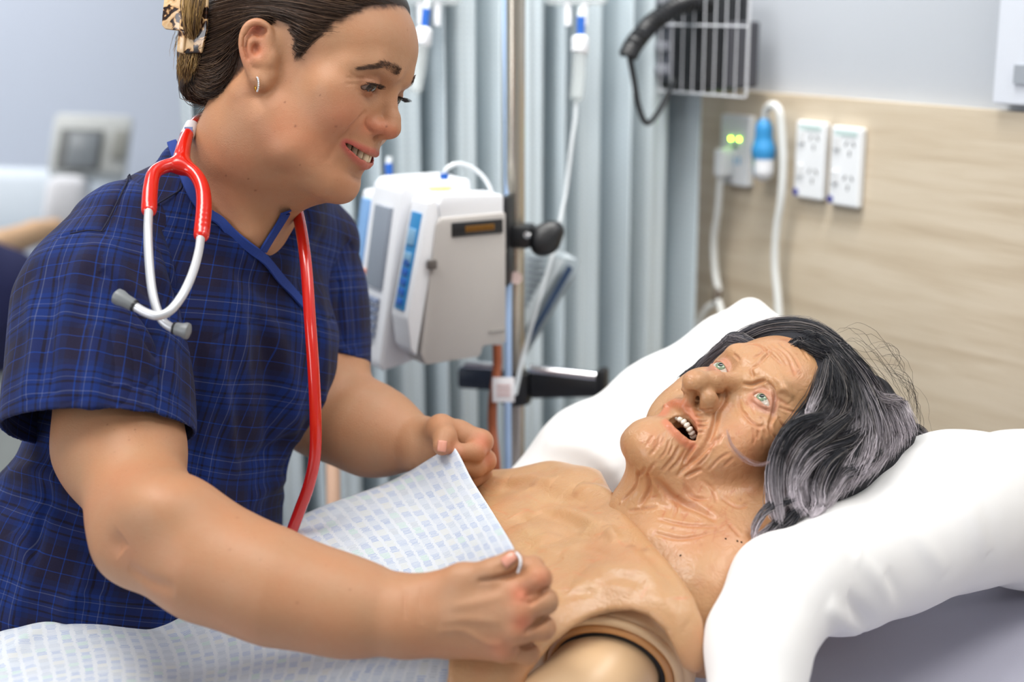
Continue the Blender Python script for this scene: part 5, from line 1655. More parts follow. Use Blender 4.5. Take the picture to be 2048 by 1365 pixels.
strands('wig_fibre', kgd, kn, 4200, WIG, wig, col_wig(.85), r=.00034, jit=.0024, lift=(-.0002, .0030), pts=22, seed=21, ends=(.05, .12))['kind'] = 'stuff'
# far side sweep over the forehead
kg2 = [[(1605, 640), (1550, 650), (1490, 668), (1440, 700), (1398, 740)], [(1600, 650), (1550, 660), (1492, 680), (1445, 708), (1405, 742)], [(1640, 642), (1580, 640), (1500, 655), (1445, 690), (1395, 735)]]
strands('wig_fibre', [kp(*g) for g in kg2], kn, 700, WIG, wig, col_wig(.25), r=.00034, jit=.0018, lift=(0, .003), pts=16, seed=22)['kind'] = 'stuff'
kg3 = [[P(1398, 740, 1.50), P(1372, 752, 1.515), P(1362, 772, 1.52)], [P(1402, 748, 1.50), P(1385, 764, 1.515), P(1368, 778, 1.52)]]
strands('wig_fibre', kg3, None, 120, WIG, wig, col_wig(.5), r=.0004, jit=.003, pts=10, seed=23)['kind'] = 'stuff'
# separate wavy locks lying over the mass
def lock(pix, d, n, hw, seed, base=1.0, cf=None, r=.00036, jit=.0012):
    q = np.array(pix, float); dd = np.interp(np.linspace(0, 1, len(q)), np.linspace(0, 1, len(d)), d)
    c = PP(np.column_stack([q, dd]))
    T = np.gradient(c, axis=0); S = np.cross(T, FW); S /= np.linalg.norm(S, axis=1)[:, None] + 1e-9
    wv = hw * np.interp(np.linspace(0, 1, len(q)), [0, .15, .6, 1], [.4, 1, 1, .15])[:, None]
    g = [c - S * wv, c - S * wv * .4 - FW * hw * .5, c + S * wv * .4 - FW * hw * .5, c + S * wv]
    strands('wig_lock', g, None, n, WIG, wig, cf or col_wig(base), r=r, jit=jit, pts=20, seed=seed, ends=(.02, .15))['kind'] = 'stuff'
lock([(1700, 830), (1650, 872), (1606, 905), (1585, 955), (1592, 1005), (1615, 1030)], [1.335, 1.315, 1.31, 1.31], 260, .007, 31)
lock([(1742, 850), (1700, 880), (1640, 900), (1600, 940), (1582, 990), (1600, 1035)], [1.36, 1.325, 1.31, 1.31], 260, .008, 32)
lock([(1650, 830), (1590, 855), (1556, 905), (1548, 965), (1556, 1020), (1560, 1052)], [1.32, 1.312, 1.305, 1.305], 240, .0065, 33, .75)
lock([(1690, 900), (1660, 930), (1640, 975), (1640, 1010), (1620, 1035)], [1.325, 1.318, 1.315, 1.31], 220, .008, 34)
lock([(1760, 900), (1720, 935), (1690, 945), (1665, 985), (1640, 1022)], [1.355, 1.335, 1.33, 1.32], 180, .006, 35)
lock([(1740, 955), (1705, 948), (1680, 968), (1660, 1000), (1640, 1030)], [1.35, 1.34, 1.325, 1.32], 60, .003, 36)
lock([(1605, 1010), (1570, 1050), (1530, 1078), (1492, 1090)], [1.31, 1.306, 1.306, 1.31], 110, .0055, 37)
lock([(1590, 1000), (1540, 1015), (1512, 1050), (1506, 1080)], [1.306, 1.302, 1.302, 1.305], 50, .003, 38)
lock([(1566, 1030), (1540, 1060), (1500, 1085)], [1.306, 1.304, 1.304, 1.306], 50, .004, 39)
lock([(1652, 720), (1640, 770), (1622, 815), (1612, 845)], [1.352, 1.340, 1.330, 1.325], 90, .0035, 40, .9)
lock([(1452, 860), (1462, 890), (1490, 920), (1520, 930), (1550, 920)], [1.318, 1.31, 1.305, 1.30, 1.31], 14, .0012, 41, 1, lambda R, p, t: np.tile(srgb(176, 150, 150) * (.8 + .3 * R.random()), (len(p), 1)), r=.00016, jit=.0007)
lock([(1800, 850), (1830, 862), (1846, 876), (1830, 890)], [1.46, 1.46, 1.46, 1.455], 160, .007, 42)
lock([(1680, 690), (1615, 664), (1545, 664), (1484, 688), (1434, 720), (1396, 744)], [1.42, 1.432, 1.462, 1.49, 1.505], 560, .0115, 51, .3)
lock([(1700, 705), (1640, 668), (1565, 655), (1505, 672), (1452, 700), (1410, 734)], [1.42, 1.435, 1.46, 1.49, 1.51], 320, .009, 52, .2)
lock([(1676, 700), (1622, 678), (1560, 676), (1500, 694), (1450, 716)], [1.412, 1.422, 1.45, 1.475, 1.495], 360, .0075, 53, .3)
# flyaway hairs
fl = [[P(1700, 690, 1.42), P(1730, 640, 1.41), P(1757, 630, 1.41), P(1740, 690, 1.42)], [P(1780, 750, 1.45), P(1840, 790, 1.44), P(1850, 860, 1.45), P(1830, 880, 1.45)], [P(1640, 660, 1.40), P(1690, 640, 1.40), P(1760, 710, 1.41), P(1800, 760, 1.42)]]
strands('flyaway_hair', fl, None, 40, WIG, wig, lambda R, p, t: np.tile(srgb(70, 62, 60), (len(p), 1)), r=.00016, jit=.004, pts=16, seed=43, ends=(.2, .4))['kind'] = 'stuff'
# ================================================================ wall fittings
WHITE_P = plain('white_plastic', srgb(226, 229, 232), .35, noise=.02)
GREY_P = plain('grey_plastic', srgb(150, 150, 152), .45, noise=.02)
BLACK_P = plain('black_plastic', srgb(24, 25, 28), .4, noise=.05)
BLUE_P = plain('blue_plastic', srgb(46, 132, 190), .4, noise=.03)
DBLUE = plain('deep_blue_plastic', srgb(28, 90, 176), .35, noise=.03)
STEEL = plain('brushed_steel', srgb(196, 188, 174), .25, metal=.9, noise=.03, scale=300)
CHROME = plain('bright_chrome', srgb(225, 225, 228), .12, metal=1.0, noise=.01)
WIRE = plain('white_coated_wire', srgb(206, 208, 212), .35, metal=.2)
TUBE = plain('milky_tube', srgb(206, 212, 216), .25, noise=.02)
def wallbox(name, px, py, hw_, hh, dep, mat, parent=None, bev=.003):
    c = wp(px, py, dep / 2 + .001)
    return slab(name, c, (hw_, dep / 2, hh), WR, mat, parent, kind=None, bev=bev)
def on_wall(c, a, z, off=0.0): return np.asarray(c) - w_d * a + Z * z + w_n * off
def outlet(px, py, label):
    c = wp(px, py, .001); o = empty('power_outlet', c, label, 'power outlet', 'wall power outlets')
    slab('plate', on_wall(c, 0, 0, .006), (.0300, .006, .058), WR, WHITE_P, o, None, .003)
    for zz in (.024, -.026):
        for (a, b, rot) in ((-.002, .010, .5), (.012, .010, -.5), (.005, -.004, 0)):
            R2 = WR @ np.array([[math.cos(rot), 0, math.sin(rot)], [0, 1, 0], [-math.sin(rot), 0, math.cos(rot)]])
            V_, F_ = box(on_wall(c, a + .004, zz + b, .0122), (.0011, .0006, .0038), R2)
            MB().add(V_, F_).build('socket_slot', BLACK_P, o, False)
        slab('rocker_switch', on_wall(c, -.016, zz + .010, .0135), (.006, .0022, .009), WR, plain('switch_white', srgb(214, 216, 218), .4), o, None, .001)
    slab('rating_mark', on_wall(c, 0, .049, .0125), (.022, .0005, .004), WR, plain('pale_green_print', srgb(186, 206, 204), .5), o, None)
    m = MB().lathe([(.0055, 0), (.0055, .001), (0, .0012)], on_wall(c, -.0245, -.050, .012), w_n, 16); m.build('blue_dot', plain('blue_sticker', srgb(46, 52, 140), .5), o)
outlet(1629, 320, 'left one of two white power outlets beside the blue handset')
outlet(1700, 333, 'right one of two white power outlets, further from the blue handset')
# call panel with two green lamps, plugged cord
c = wp(1481, 300, .001); cp = empty('nurse_call_unit', c, 'white nurse call panel with two glowing green lamps and plugged cord', 'call unit')
slab('plate', on_wall(c, 0, 0, .007), (.034, .007, .056), WR, WHITE_P, cp, None, .003)
def emit(name, col, s):
    t = NT(name); t.set(Base_Color=col, Roughness=.4); t.b.inputs['Emission Color'].default_value = (*col, 1); t.b.inputs['Emission Strength'].default_value = s
    return t.m
LED = emit('green_lamp_glow', srgb(160, 255, 20), 55.0)
for px in (1461.5, 1478.5):
    q = wp(px, 277.5 + (px - 1461) * .07, .0155)
    MB().lathe([(.0017, 0), (.0017, .0008), (.0009, .0016)], q, w_n, 12).build('green_lamp', LED, cp)
q = wp(1470, 293, .015); slab('call_symbol', q, (.006, .0006, .003), WR, plain('green_print', srgb(40, 110, 80), .5), cp, None)
for px in (1468, 1478): q = wp(px, 322, .015); slab('port_label', q, (.0032, .0006, .006), WR, plain('pale_blue_print', srgb(150, 190, 220), .5), cp, None)
def cable(name, pts, r, mat, label, cat, seg=8, n=60, parent=None):
    q = np.array([wp(p[0], p[1], p[2]) for p in pts])
    o = MB().tube(spline(q, n), r, seg).build(name, mat, parent)
    if label: tag(o, label, cat)
    return o
CORD = plain('white_cord', srgb(214, 216, 214), .45, noise=.02)
cc = empty('nurse_call_lead', wp(1440, 400, .03), 'white call cord plugged into the call panel and looped at the bed head', 'cord')
cable('cord', [(1446, 315, .03), (1441, 350, .032), (1436, 420, .03), (1428, 480, .028), (1430, 540, .028), (1437, 582, .03)], .0058, CORD, None, None, parent=cc)
cable('cord', [(1434, 596, .03), (1440, 612, .034), (1446, 640, .04), (1448, 680, .05)], .0052, CORD, None, None, parent=cc)
cable('cord', [(1432, 606, .03), (1412, 620, .034), (1396, 650, .04), (1384, 690, .045), (1376, 730, .05)], .0052, CORD, None, None, parent=cc)
q = wp(1448, 325, .028); slab('plug', q, (.010, .014, .022), WR, WHITE_P, cc, None, .004)
MB().lathe([(.006, -.014), (.0075, -.008), (.0075, .008), (.005, .014)], wp(1435, 590, .03), Z, 14).build('cord_joint', plain('grey_brown_clip', srgb(108, 98, 88), .5), cc)
# blue handset
c = wp(1527, 302, .03); hs_ = empty('call_handset', c, 'blue and white handset hung on the wall beside the green-lamp panel', 'handset')
hf = Field(WR, c)
hf.chain([(-.001, 0, .034), (0, 0, 0), (.002, 0, -.030)], [.012, .0175, .0165], .02); hf.chain([(0, 0, .034), (.001, 0, .052)], [.009, .004], .012)
hf.box((0, .014, 0), (.04, .012, .08), .006, 'i', rnd=.002) if False else None
V_, F_ = hf.mesh(.0015, c - .1, c + .1)
hme = mesh_np('handset_body', V_, F_); ql = (V_ - c) @ WR
hcl = np.tile(srgb(50, 138, 196), (len(V_), 1)); wm = (smooth(-.010, -.014, ql[:, 2]) * smooth(-.004, .0, ql[:, 0]))[:, None]; hcl = hcl * (1 - wm) + wm * srgb(226, 228, 232)
gm = (np.exp(-((ql[:, 0] + .007) / .005) ** 2 - ((ql[:, 2] + .017) / .010) ** 2))[:, None]; hcl = hcl * (1 - gm) + gm * srgb(30, 150, 90)
set_col(hme, hcl); tmat = NT('handset_plastic'); tmat.set(Base_Color=tmat.n('ShaderNodeVertexColor', layer_name='Col').outputs[0], Roughness=.4)
link('handset_body', hme, tmat.m, hs_)
cable('handset_cable', [(1530, 238, .03), (1533, 220, .032), (1545, 210, .034), (1558, 222, .033), (1563, 260, .03), (1566, 330, .028), (1562, 400, .028), (1553, 460, .028), (1550, 530, .028), (1556, 600, .03), (1560, 680, .035)], .0060, CORD, None, None, parent=hs_)
# ---------------------------------------------------------------- wire basket with blood pressure gauge
bk = empty('wire_basket', wp(1420, 178, .08), 'white wire basket on the wall holding a black gauge', 'basket')
zb = wp(1420, 182, .09)[2]
def bpt(px, z, off):
    q = wp(px, 100, off); q[2] = z; return q
xs = np.linspace(1300, 1500, 2)
zt = zb + .20
for (off) in (.012, .15):
    for zz in (zb, zb + .10, zt):
        MB().tube(np.array([bpt(1318, zz, off), bpt(1500 if off < .1 else 1492, zz, off)]), .0017, 6).build('wire_rail', WIRE, bk)
for k in range(9):
    px = 1322 + k * 21.5
    a = bpt(px, zt, .15); b = bpt(px, zb, .15); c_ = bpt(px, zb, .012)
    MB().tube(np.array([a, b]), .0009, 6).build('wire', WIRE, bk)
    MB().tube(np.array([b, c_]), .0009, 6).build('wire', WIRE, bk)
for k in range(3):
    off = .03 + k * .05
    for px in (1318, 1497): MB().tube(np.array([bpt(px, zt, off), bpt(px, zb, off)]), .0010, 6).build('wire', WIRE, bk)
gd = bpt(1398, zb + .085, .085)
ga = empty('pressure_gauge', gd, 'black blood pressure gauge with grey buttons standing in the wire basket', 'gauge')
slab('housing', gd, (.066, .050, .086), WR, BLACK_P, ga, None, .016)
slab('face_panel', on_wall(gd, -.030, .0, .051), (.030, .004, .070), WR, plain('slate_grey_plastic', srgb(70, 72, 80), .45), ga, None, .006)
for k in range(4): slab('grey_button', on_wall(gd, -.030, .052 - .035 * k, .0565), (.025, .003, .0075), WR, plain('button_grey', srgb(128, 130, 138), .45), ga, None, .003)
slab('red_key', on_wall(gd, -.066, .022, .04), (.006, .006, .008), WR, plain('dull_red', srgb(130, 84, 84), .5), ga, None, .002)
slab('dark_box', bpt(1474, zb + .055, .06), (.018, .03, .05), WR, plain('charcoal_plastic', srgb(62, 62, 68), .5), ga, None, .004)
cb = empty('coiled_cable', wp(1300, 80, .14), 'thick black coiled cable looping down from the wire basket', 'cable')
pth = spline(PP([(1425, 4, 2.13), (1370, 8, 2.10), (1312, 40, 2.07), (1270, 86, 2.05), (1256, 112, 2.05)]), 240)
T_ = np.gradient(pth, axis=0); T_ /= np.linalg.norm(T_, axis=1)[:, None]; N_ = np.cross(T_, w_n); N_ /= np.linalg.norm(N_, axis=1)[:, None]; B_ = np.cross(T_, N_)
an = np.linspace(0, 26 * 2 * np.pi, 240)
an = np.interp(np.linspace(0, 1, 900), np.linspace(0, 1, 240), an); i_ = np.linspace(0, 239, 900).astype(int)
MB().tube(pth[i_] + .0105 * (np.cos(an)[:, None] * N_[i_] + np.sin(an)[:, None] * B_[i_]), .0042, 6).build('coil', BLACK_P, cb)
MB().tube(spline(PP([(1258, 108, 2.05), (1268, 160, 2.06), (1277, 212, 2.07), (1293, 246, 2.08), (1314, 228, 2.10), (1334, 192, 2.12), (1350, 160, 2.14)]), 50), .0042, 8).build('loose_end', BLACK_P, cb)

# ================================================================ drip pole and infusion pump
po = P(1031, 500, 1.95); pole_xy = po.copy(); pole_xy[2] = 0
pole = empty('drip_pole', pole_xy, 'tall steel drip pole standing in front of the grey curtain', 'drip pole')
MB().tube(np.array([pole_xy + Z * .12, pole_xy + Z * 1.15, pole_xy + Z * 2.15]), [.0135, .0130, .0125], 20).build('upright', STEEL, pole)
for k in range(5):
    a = 2 * np.pi * k / 5; e = np.array([math.cos(a), math.sin(a), 0])
    MB().tube(np.array([pole_xy + Z * .13, pole_xy + e * .16 + Z * .11, pole_xy + e * .29 + Z * .075]), [.016, .014, .012], 10).build('base_leg', BLACK_P, pole)
    MB().lathe([(.028, -.011), (.030, -.006), (.030, .006), (.028, .011)], pole_xy + e * .29 + Z * .031, np.cross(e, Z), 18).build('caster', BLACK_P, pole)
for k, e in enumerate((np.array([.9, .3, 0]), np.array([-.9, -.3, 0]))):
    b = pole_xy + Z * 2.14
    MB().tube(spline(np.array([b, b + e * .06 + Z * .02, b + e * .13, b + e * .15 + Z * .03]), 16), .004, 8).build('hook', STEEL, pole)
# push handle
ha = plane_pts([(1070, 752)], po, unit(D(.0, 0, 1)))[0]
hd = unit(D(.97, .10, -.24)); hd[2] = 0; hd = unit(hd)
hR = np.stack([hd, np.cross(Z, hd), Z], 1)
zc = P(1030, 775, 1.95)[2]
hb = pole_xy + Z * zc
handle = empty('pole_handle', hb, 'black handle bracket with chrome bar clamped low on the drip pole', 'handle bracket')
MB().lathe([(.021, -.022), (.023, -.018), (.023, .018), (.021, .022)], hb - Z * .012, Z, 24).build('clamp_sleeve', BLACK_P, handle)
m = MB()
V_, F_ = box((0, 0, 0), (.052, .012, .013), None, .005); V_[:, 2] += np.where(V_[:, 2] < 0, -.010 * (1 - (V_[:, 0] + .052) / .104), 0); m.add(hb + (V_ + np.array([.075, 0, -.002])) @ hR.T, F_)
m.build('arm', BLACK_P, handle)
m = MB(); V_, F_ = box((0, 0, 0), (.030, .012, .015), None, .005); m.add(hb + (V_ + np.array([-.052, 0, -.002])) @ hR.T, F_); m.build('arm', plain('navy_plastic', srgb(26, 36, 52), .4), handle)
MB().tube(np.array([hb + hR @ np.array([.022, -.004, .017]), hb + hR @ np.array([.116, -.004, .012])]), .0072, 14).build('chrome_bar', CHROME, handle)
MB().tube(np.array([hb + hR @ np.array([-.022, -.004, .017]), hb + hR @ np.array([-.072, -.004, .017])]), .0065, 14).build('chrome_bar', CHROME, handle)
V_, F_ = box((0, 0, 0), (.007, .014, .021), None, .005); MB().add(hb + (V_ + np.array([.124, 0, .003])) @ hR.T, F_).build('end_cap', BLACK_P, handle)
# pump local frame: a along the row of modules (to the left and away), f to the front, up
pf = unit(np.array([D(-.86, 0, -.50)[0], D(-.86, 0, -.50)[1], 0])); pa = np.cross(Z, pf)
if pa @ D(-1, 0, 1) < 0: pa = -pa
pO = P(1013, 692, 1.86)
def pp(f, a, z): return pO + pf * f + pa * a + Z * z
def prism(poly, a0, a1, bev=0.004):
    """side profile (f, z) extruded along the row"""
    bm = bmesh.new()
    v0 = [bm.verts.new(pp(f, a0, z).tolist()) for f, z in poly]; v1 = [bm.verts.new(pp(f, a1, z).tolist()) for f, z in poly]
    bm.faces.new(v0); bm.faces.new(v1[::-1]); n = len(poly)
    for i in range(n): bm.faces.new([v0[i], v1[i], v1[(i + 1) % n], v0[(i + 1) % n]])
    bmesh.ops.recalc_face_normals(bm, faces=bm.faces)
    if bev: bmesh.ops.bevel(bm, geom=list(bm.edges), offset=bev, segments=2, affect='EDGES', profile=.6, clamp_overlap=True)
    bm.verts.index_update(); V = np.array([v.co[:] for v in bm.verts]); F = [[v.index for v in f.verts] for f in bm.faces]; bm.free()
    return V, F
PUMP_G = plain('warm_grey_pump_case', srgb(184, 180, 176), .45, noise=.015, scale=60); PUMP_W = plain('white_pump_case', srgb(228, 230, 234), .4, noise=.015)
pump = empty('infusion_pump', pp(.05, .05, 0), 'white and grey infusion pump with blue keypad clamped to the drip pole', 'infusion pump')
prof = [(0, .003), (.034, .003), (.038, -.010), (.118, -.012), (.124, .004), (.099, .168), (.093, .175), (0, .176)]
V_, F_ = prism(prof, 0, .052); MB().add(V_, F_).build('side_module', PUMP_G, pump, autosmooth=50)
V_, F_ = prism([(.0, .160), (.090, .160), (.094, .190), (.088, .203), (.0, .198)], .006, .058, .004); MB().add(V_, F_).build('top_cover', PUMP_W, pump, autosmooth=50)
V_, F_ = prism([(.094, .172), (.128, .0), (.136, .01), (.140, .05), (.108, .195), (.096, .198)], .004, .052, .003); MB().add(V_, F_).build('module_door', PUMP_W, pump, autosmooth=50)
def front(nm, a0, a1, z0, z1, mat, off=0.0, th=.0025, fb=.1395, slope=-.222):
    """thin block on the sloping front of the row"""
    def fz(z): return fb + slope * (z - .05) + off
    poly = [(fz(z0) - .004, z0), (fz(z0) + th, z0), (fz(z1) + th, z1), (fz(z1) - .004, z1)]
    V, F = prism(poly, a0, a1, .0008); return MB().add(V, F).build(nm, mat, pump)
front('blue_keypad', .016, .044, .058, .180, BLUE_P)
front('small_display', .020, .040, .140, .160, plain('pale_display', srgb(126, 172, 206), .3), .002); front('small_display', .020, .040, .118, .130, plain('pale_display_b', srgb(120, 164, 196), .3), .002)
for k in range(5): front('blue_key', .022, .038, .064 + .0125 * k, .072 + .0125 * k, DBLUE, .002)
V_, F_ = prism([(.0, .0), (.150, -.03), (.156, -.02), (.118, .205), (.108, .214), (.02, .214)], .060, .150, .006); MB().add(V_, F_).build('control_unit', PUMP_W, pump, autosmooth=50)
front('screen', .078, .126, .075, .180, plain('grey_screen', srgb(134, 142, 154), .25), 0, .003, .146, -.165)
for r in range(5):
    for q_ in range(3): front('key', .080 + .015 * q_, .091 + .015 * q_, .012 + .011 * r, .019 + .011 * r, plain('grey_blue_key', srgb(122, 134, 160), .4), 0, .003, .150, -.165)
front('red_key', .134, .140, .085, .093, plain('orange_key', srgb(232, 150, 120), .4), 0, .003, .146, -.165)
V_, F_ = prism([(.0, .0), (.140, -.02), (.146, -.01), (.112, .190), (.02, .200)], .158, .200, .005); MB().add(V_, F_).build('left_module', PUMP_W, pump, autosmooth=50)
front('blue_keypad', .166, .192, .03, .180, plain('pale_blue_panel', srgb(120, 160, 206), .4), 0, .003, .136, -.165)
def sidebox(nm, f0, f1, z0, z1, mat, th=.002):
    V, F = box(pp((f0 + f1) / 2, -th / 2 + .0006, (z0 + z1) / 2), ((f1 - f0) / 2, th, (z1 - z0) / 2), np.stack([pf, pa, Z], 1), .0006)
    return MB().add(V, F).build(nm, mat, pump)
sidebox('connector', .006, .079, .150, .168, BLACK_P)
for k in range(14): sidebox('gold_pin', .020 + .0030 * k, .0214 + .0030 * k, .155, .163, plain('gold_contact', srgb(176, 128, 60), .3, metal=.6), .0034)
sidebox('rating_text', .004, .026, .020, .0235, plain('grey_print', srgb(150, 147, 144), .5))
V_, F_ = box(pp(.108, -.002, .118), (.006, .004, .006), np.stack([pf, pa, Z], 1), .002); MB().add(V_, F_).build('latch', plain('dark_latch', srgb(90, 84, 80), .4), pump)
V_, F_ = prism([(.08, .2035), (.08, .2045), (.05, .2040), (.05, .2030)], .052, .062, 0); MB().add(V_, F_).build('yellow_sticker', plain('yellow_sticker', srgb(228, 214, 90), .5), pump)
# clamp between pump and pole
cl = empty('pump_clamp', P(1050, 470, 1.94), 'black clamp with big knob fixing the pump to the pole', 'clamp')
V_, F_ = box(P(1034, 471, 1.925), (.022, .020, .015), hR, .004); MB().add(V_, F_).build('jaw', BLACK_P, cl)
V_, F_ = box(P(1016, 480, 1.91), (.005, .02, .06), hR, .002); MB().add(V_, F_).build('back_plate', BLACK_P, cl)
kf = Field(M3, P(1092, 478, 1.92)); kf.ell((0, 0, 0), (.021, .022, .014), .005); kf.ell((.012, -.012, 0), (.012, .012, .010), .01); kf.ell((-.008, .010, 0), (.012, .012, .010), .01)
k0 = P(1092, 478, 1.92); V_, F_ = kf.mesh(.0015, k0 - .05, k0 + .05); link('knob', mesh_np('knob', V_, F_), BLACK_P, cl)
MB().lathe([(.0045, 0), (.0045, .003), (0, .004)], P(1054, 471, 1.903), D(0, 0, -1), 14).build('rivet', CHROME, cl)
# tubing on the pump
def tube3(name, pts, r, mat, parent, n=50, seg=8): return MB().tube(spline(PP(pts), n), r, seg).build(name, mat, parent)
def lineset(nm, label, cat): return empty(nm, P(1000, 300, 1.9), label, cat)
tb = lineset('pump_tubing', 'clear tube arching over the pump from a blue fitting', 'tubing')
tube3('clear_tube', [(888, 352, 1.845), (893, 338, 1.845), (915, 328, 1.85), (945, 336, 1.855), (972, 362, 1.855), (988, 400, 1.853), (998, 440, 1.853), (1000, 485, 1.853)], .0030, TUBE, tb)
MB().tube(PP([(888, 348, 1.845), (889, 372, 1.845)]), [.0058, .0050], 12).build('blue_fitting', DBLUE, tb)
V_, F_ = box(P(1000, 487, 1.85), (.006, .004, .008), M3, .002); MB().add(V_, F_).build('roller_clamp', plain('roller_blue', srgb(70, 84, 170), .4), tb)
V_, F_ = box(P(1002, 502, 1.85), (.006, .004, .006), M3, .002); MB().add(V_, F_).build('roller_clamp', plain('roller_cream', srgb(222, 220, 200), .4), tb)
tb = lineset('pump_tubing', 'short blue fitting on top of the far end of the pump', 'tubing')
MB().tube(PP([(777, 328, 1.98), (778, 350, 1.98)]), [.0060, .0052], 12).build('blue_fitting', DBLUE, tb)
MB().tube(PP([(779, 314, 1.98), (777, 330, 1.98)]), [.0048, .0048], 12).build('clear_tube', TUBE, tb)
# drip chambers
def clear_mat():
    t = NT('clear_vinyl'); t.set(Base_Color=srgb(206, 212, 212), Roughness=.12, Alpha=.42, Coat_Weight=.4); return t.m
CLEAR = clear_mat()
def drip(px, py, d, label, tubep, sc=1.0, lean=(0, 0)):
    o = empty('drip_chamber', P(px, py, d), label, 'drip chamber')
    def q(dx, dy): return P(px + dx * sc + lean[0] * dy, py + dy * sc, d)
    MB().tube(np.array([q(2, -62), q(1, -20)]), [.0062, .0056], 14).build('blue_spike', DBLUE, o)
    MB().tube(np.array([q(3, -82), q(2, -60)]), [.0040, .0062], 14).build('clear_neck', TUBE, o)
    MB().tube(np.array([q(0, -24), q(0, -18), q(0, 8), q(-1, 12)]), [.009, .0125, .0125, .010], 18).build('white_cap', PUMP_W, o)
    MB().tube(np.array([q(-1, 12), q(-3, 60), q(-7, 100), q(-8, 106)]), [.0105, .0102, .0098, .006], 18).build('chamber', CLEAR, o)
    if tubep: MB().tube(spline(PP(tubep), 50), .0030, 8).build('drip_line', TUBE, o)
    return o
drip(1160, 96, 2.0, 'drip chamber with blue spike and long tube right of the pole', [(1152, 204, 2.0), (1150, 240, 2.0), (1143, 290, 2.0), (1132, 380, 2.0), (1118, 450, 1.99), (1105, 510, 1.98), (1075, 610, 1.97), (1045, 720, 1.96), (1030, 790, 1.95)])
drip(846, 80, 2.0, 'drip chamber with blue spike behind the nurse face', None, lean=(-.08, 0))
def bag(px, label):
    o = empty('fluid_bag', P(px, -40, 2.02), label, 'fluid bag')
    b = Field(M3, P(px, -130, 2.02)); b.box((0, 0, 0), (.048, .100, .014), .01, rnd=.013); b.ell((0, 0, 0), (.04, .08, .022), .02)
    c_ = P(px, -130, 2.02); V_, F_ = b.mesh(.004, c_ - .16, c_ + .16); link('pouch', mesh_np('pouch', V_, F_), CLEAR, o)
    for dx in (-18, 18): MB().tube(PP([(px + dx, 2, 2.02), (px + dx * .9, 30, 2.02), (px + dx * .9, 52, 2.02)]), [.006, .0055, .005], 12).build('port', PUMP_W, o)
    MB().tube(PP([(px, -280, 2.02), (px + 0, -310, 2.02)]), .004, 8).build('hanger', PUMP_W, o)
bag(1152, 'clear fluid bag hanging right of the drip pole at top edge'); bag(858, 'clear fluid bag hanging above the nurse forehead at top edge')
bl = MB().tube(spline(PP([(1012, -60, 1.93), (1012, 60, 1.93), (1016, 300, 1.93), (1016, 720, 1.92), (1015, 800, 1.92), (1016, 960, 1.92)]), 40), .0052, 10).build('blue_line', plain('pale_blue_tube', srgb(160, 186, 222), .3), None)
tag(bl, 'pale blue tube running straight down along the drip pole', 'tubing')
st = MB().tube(spline(PP([(994, 690, 1.90), (994, 740, 1.90), (986, 800, 1.89), (985, 860, 1.89), (992, 930, 1.88), (990, 1010, 1.88)]), 40), .0062, 8).build('rust_strap', plain('rust_rubber', srgb(150, 78, 44), .5), None)
tag(st, 'rust brown rubber tube hanging below the pump beside the pole', 'tubing')
tg_ = empty('paper_tag', P(1006, 780, 1.88), 'small white paper tag with faint print hanging on the handle', 'tag')
V_, F_ = box(P(1007, 780, 1.875), (.0145, .0165, .0006), M3, .0004); MB().add(V_, F_).build('card', plain('tag_paper', srgb(222, 220, 224), .6), tg_)
for k in range(3):
    V_, F_ = box(P(1007, 772 + 9 * k, 1.8737), (.009, .0016, .0002), M3); MB().add(V_, F_).build('print_line', plain('tag_print', srgb(206, 178, 178), .6), tg_)
MB().lathe([(.0085, 0), (.0085, .001), (0, .0012)], P(1032, 556, 1.925), D(0, 0, -1), 16).build('pole_sticker', plain('red_white_sticker', srgb(222, 196, 190), .5), pole)
# leaflet hanging behind the knob
lf = empty('plastic_leaflet', P(1100, 600, 2.02), 'clear leaflet with dark blue stripe hanging beside the pole under the knob', 'leaflet')
def quad(nm, pts, mat, parent, th=.0012):
    q = PP(pts); n = unit(np.cross(q[1] - q[0], q[2] - q[0])); V = np.concatenate([q, q + n * th]); k = len(q)
    F = [list(range(k)), list(range(k, 2 * k))[::-1]] + [[i, (i + 1) % k, (i + 1) % k + k, i + k] for i in range(k)]
    return MB().add(V, F).build(nm, mat, parent, False)
quad('sheet', [(1048, 505, 2.01), (1120, 496, 2.0), (1160, 520, 1.98), (1150, 552, 1.98), (1052, 712, 2.0), (1042, 690, 2.01)], plain('leaflet_film', srgb(150, 160, 166), .3), lf)
quad('stripe', [(1136, 530, 1.975), (1146, 538, 1.975), (1058, 690, 1.995), (1046, 690, 1.997)], plain('leaflet_navy', srgb(44, 66, 96), .4), lf)
quad('margin', [(1108, 516, 1.985), (1130, 520, 1.98), (1050, 660, 2.0), (1050, 620, 2.003)], plain('leaflet_white', srgb(190, 198, 202), .4), lf, .0006)
for k in range(8): quad('print_line', [(1054, 516 + 13 * k, 2.003), (1106 - 7 * k, 520 + 13 * k, 1.998), (1106 - 7 * k, 525 + 13 * k, 1.998), (1054, 521 + 13 * k, 2.003)], plain('leaflet_print', srgb(112, 120, 128), .5), lf, .0004)
# peach strip seen under the far arm
ps = MB().tube(spline(PP([(664, 700, 2.02), (665, 860, 2.0), (667, 1000, 1.98), (668, 1200, 1.96)]), 30), .010, 10).build('peach_strap', plain('peach_webbing', srgb(214, 176, 150), .6), None)
tag(ps, 'peach coloured strap hanging behind the far forearm', 'strap')
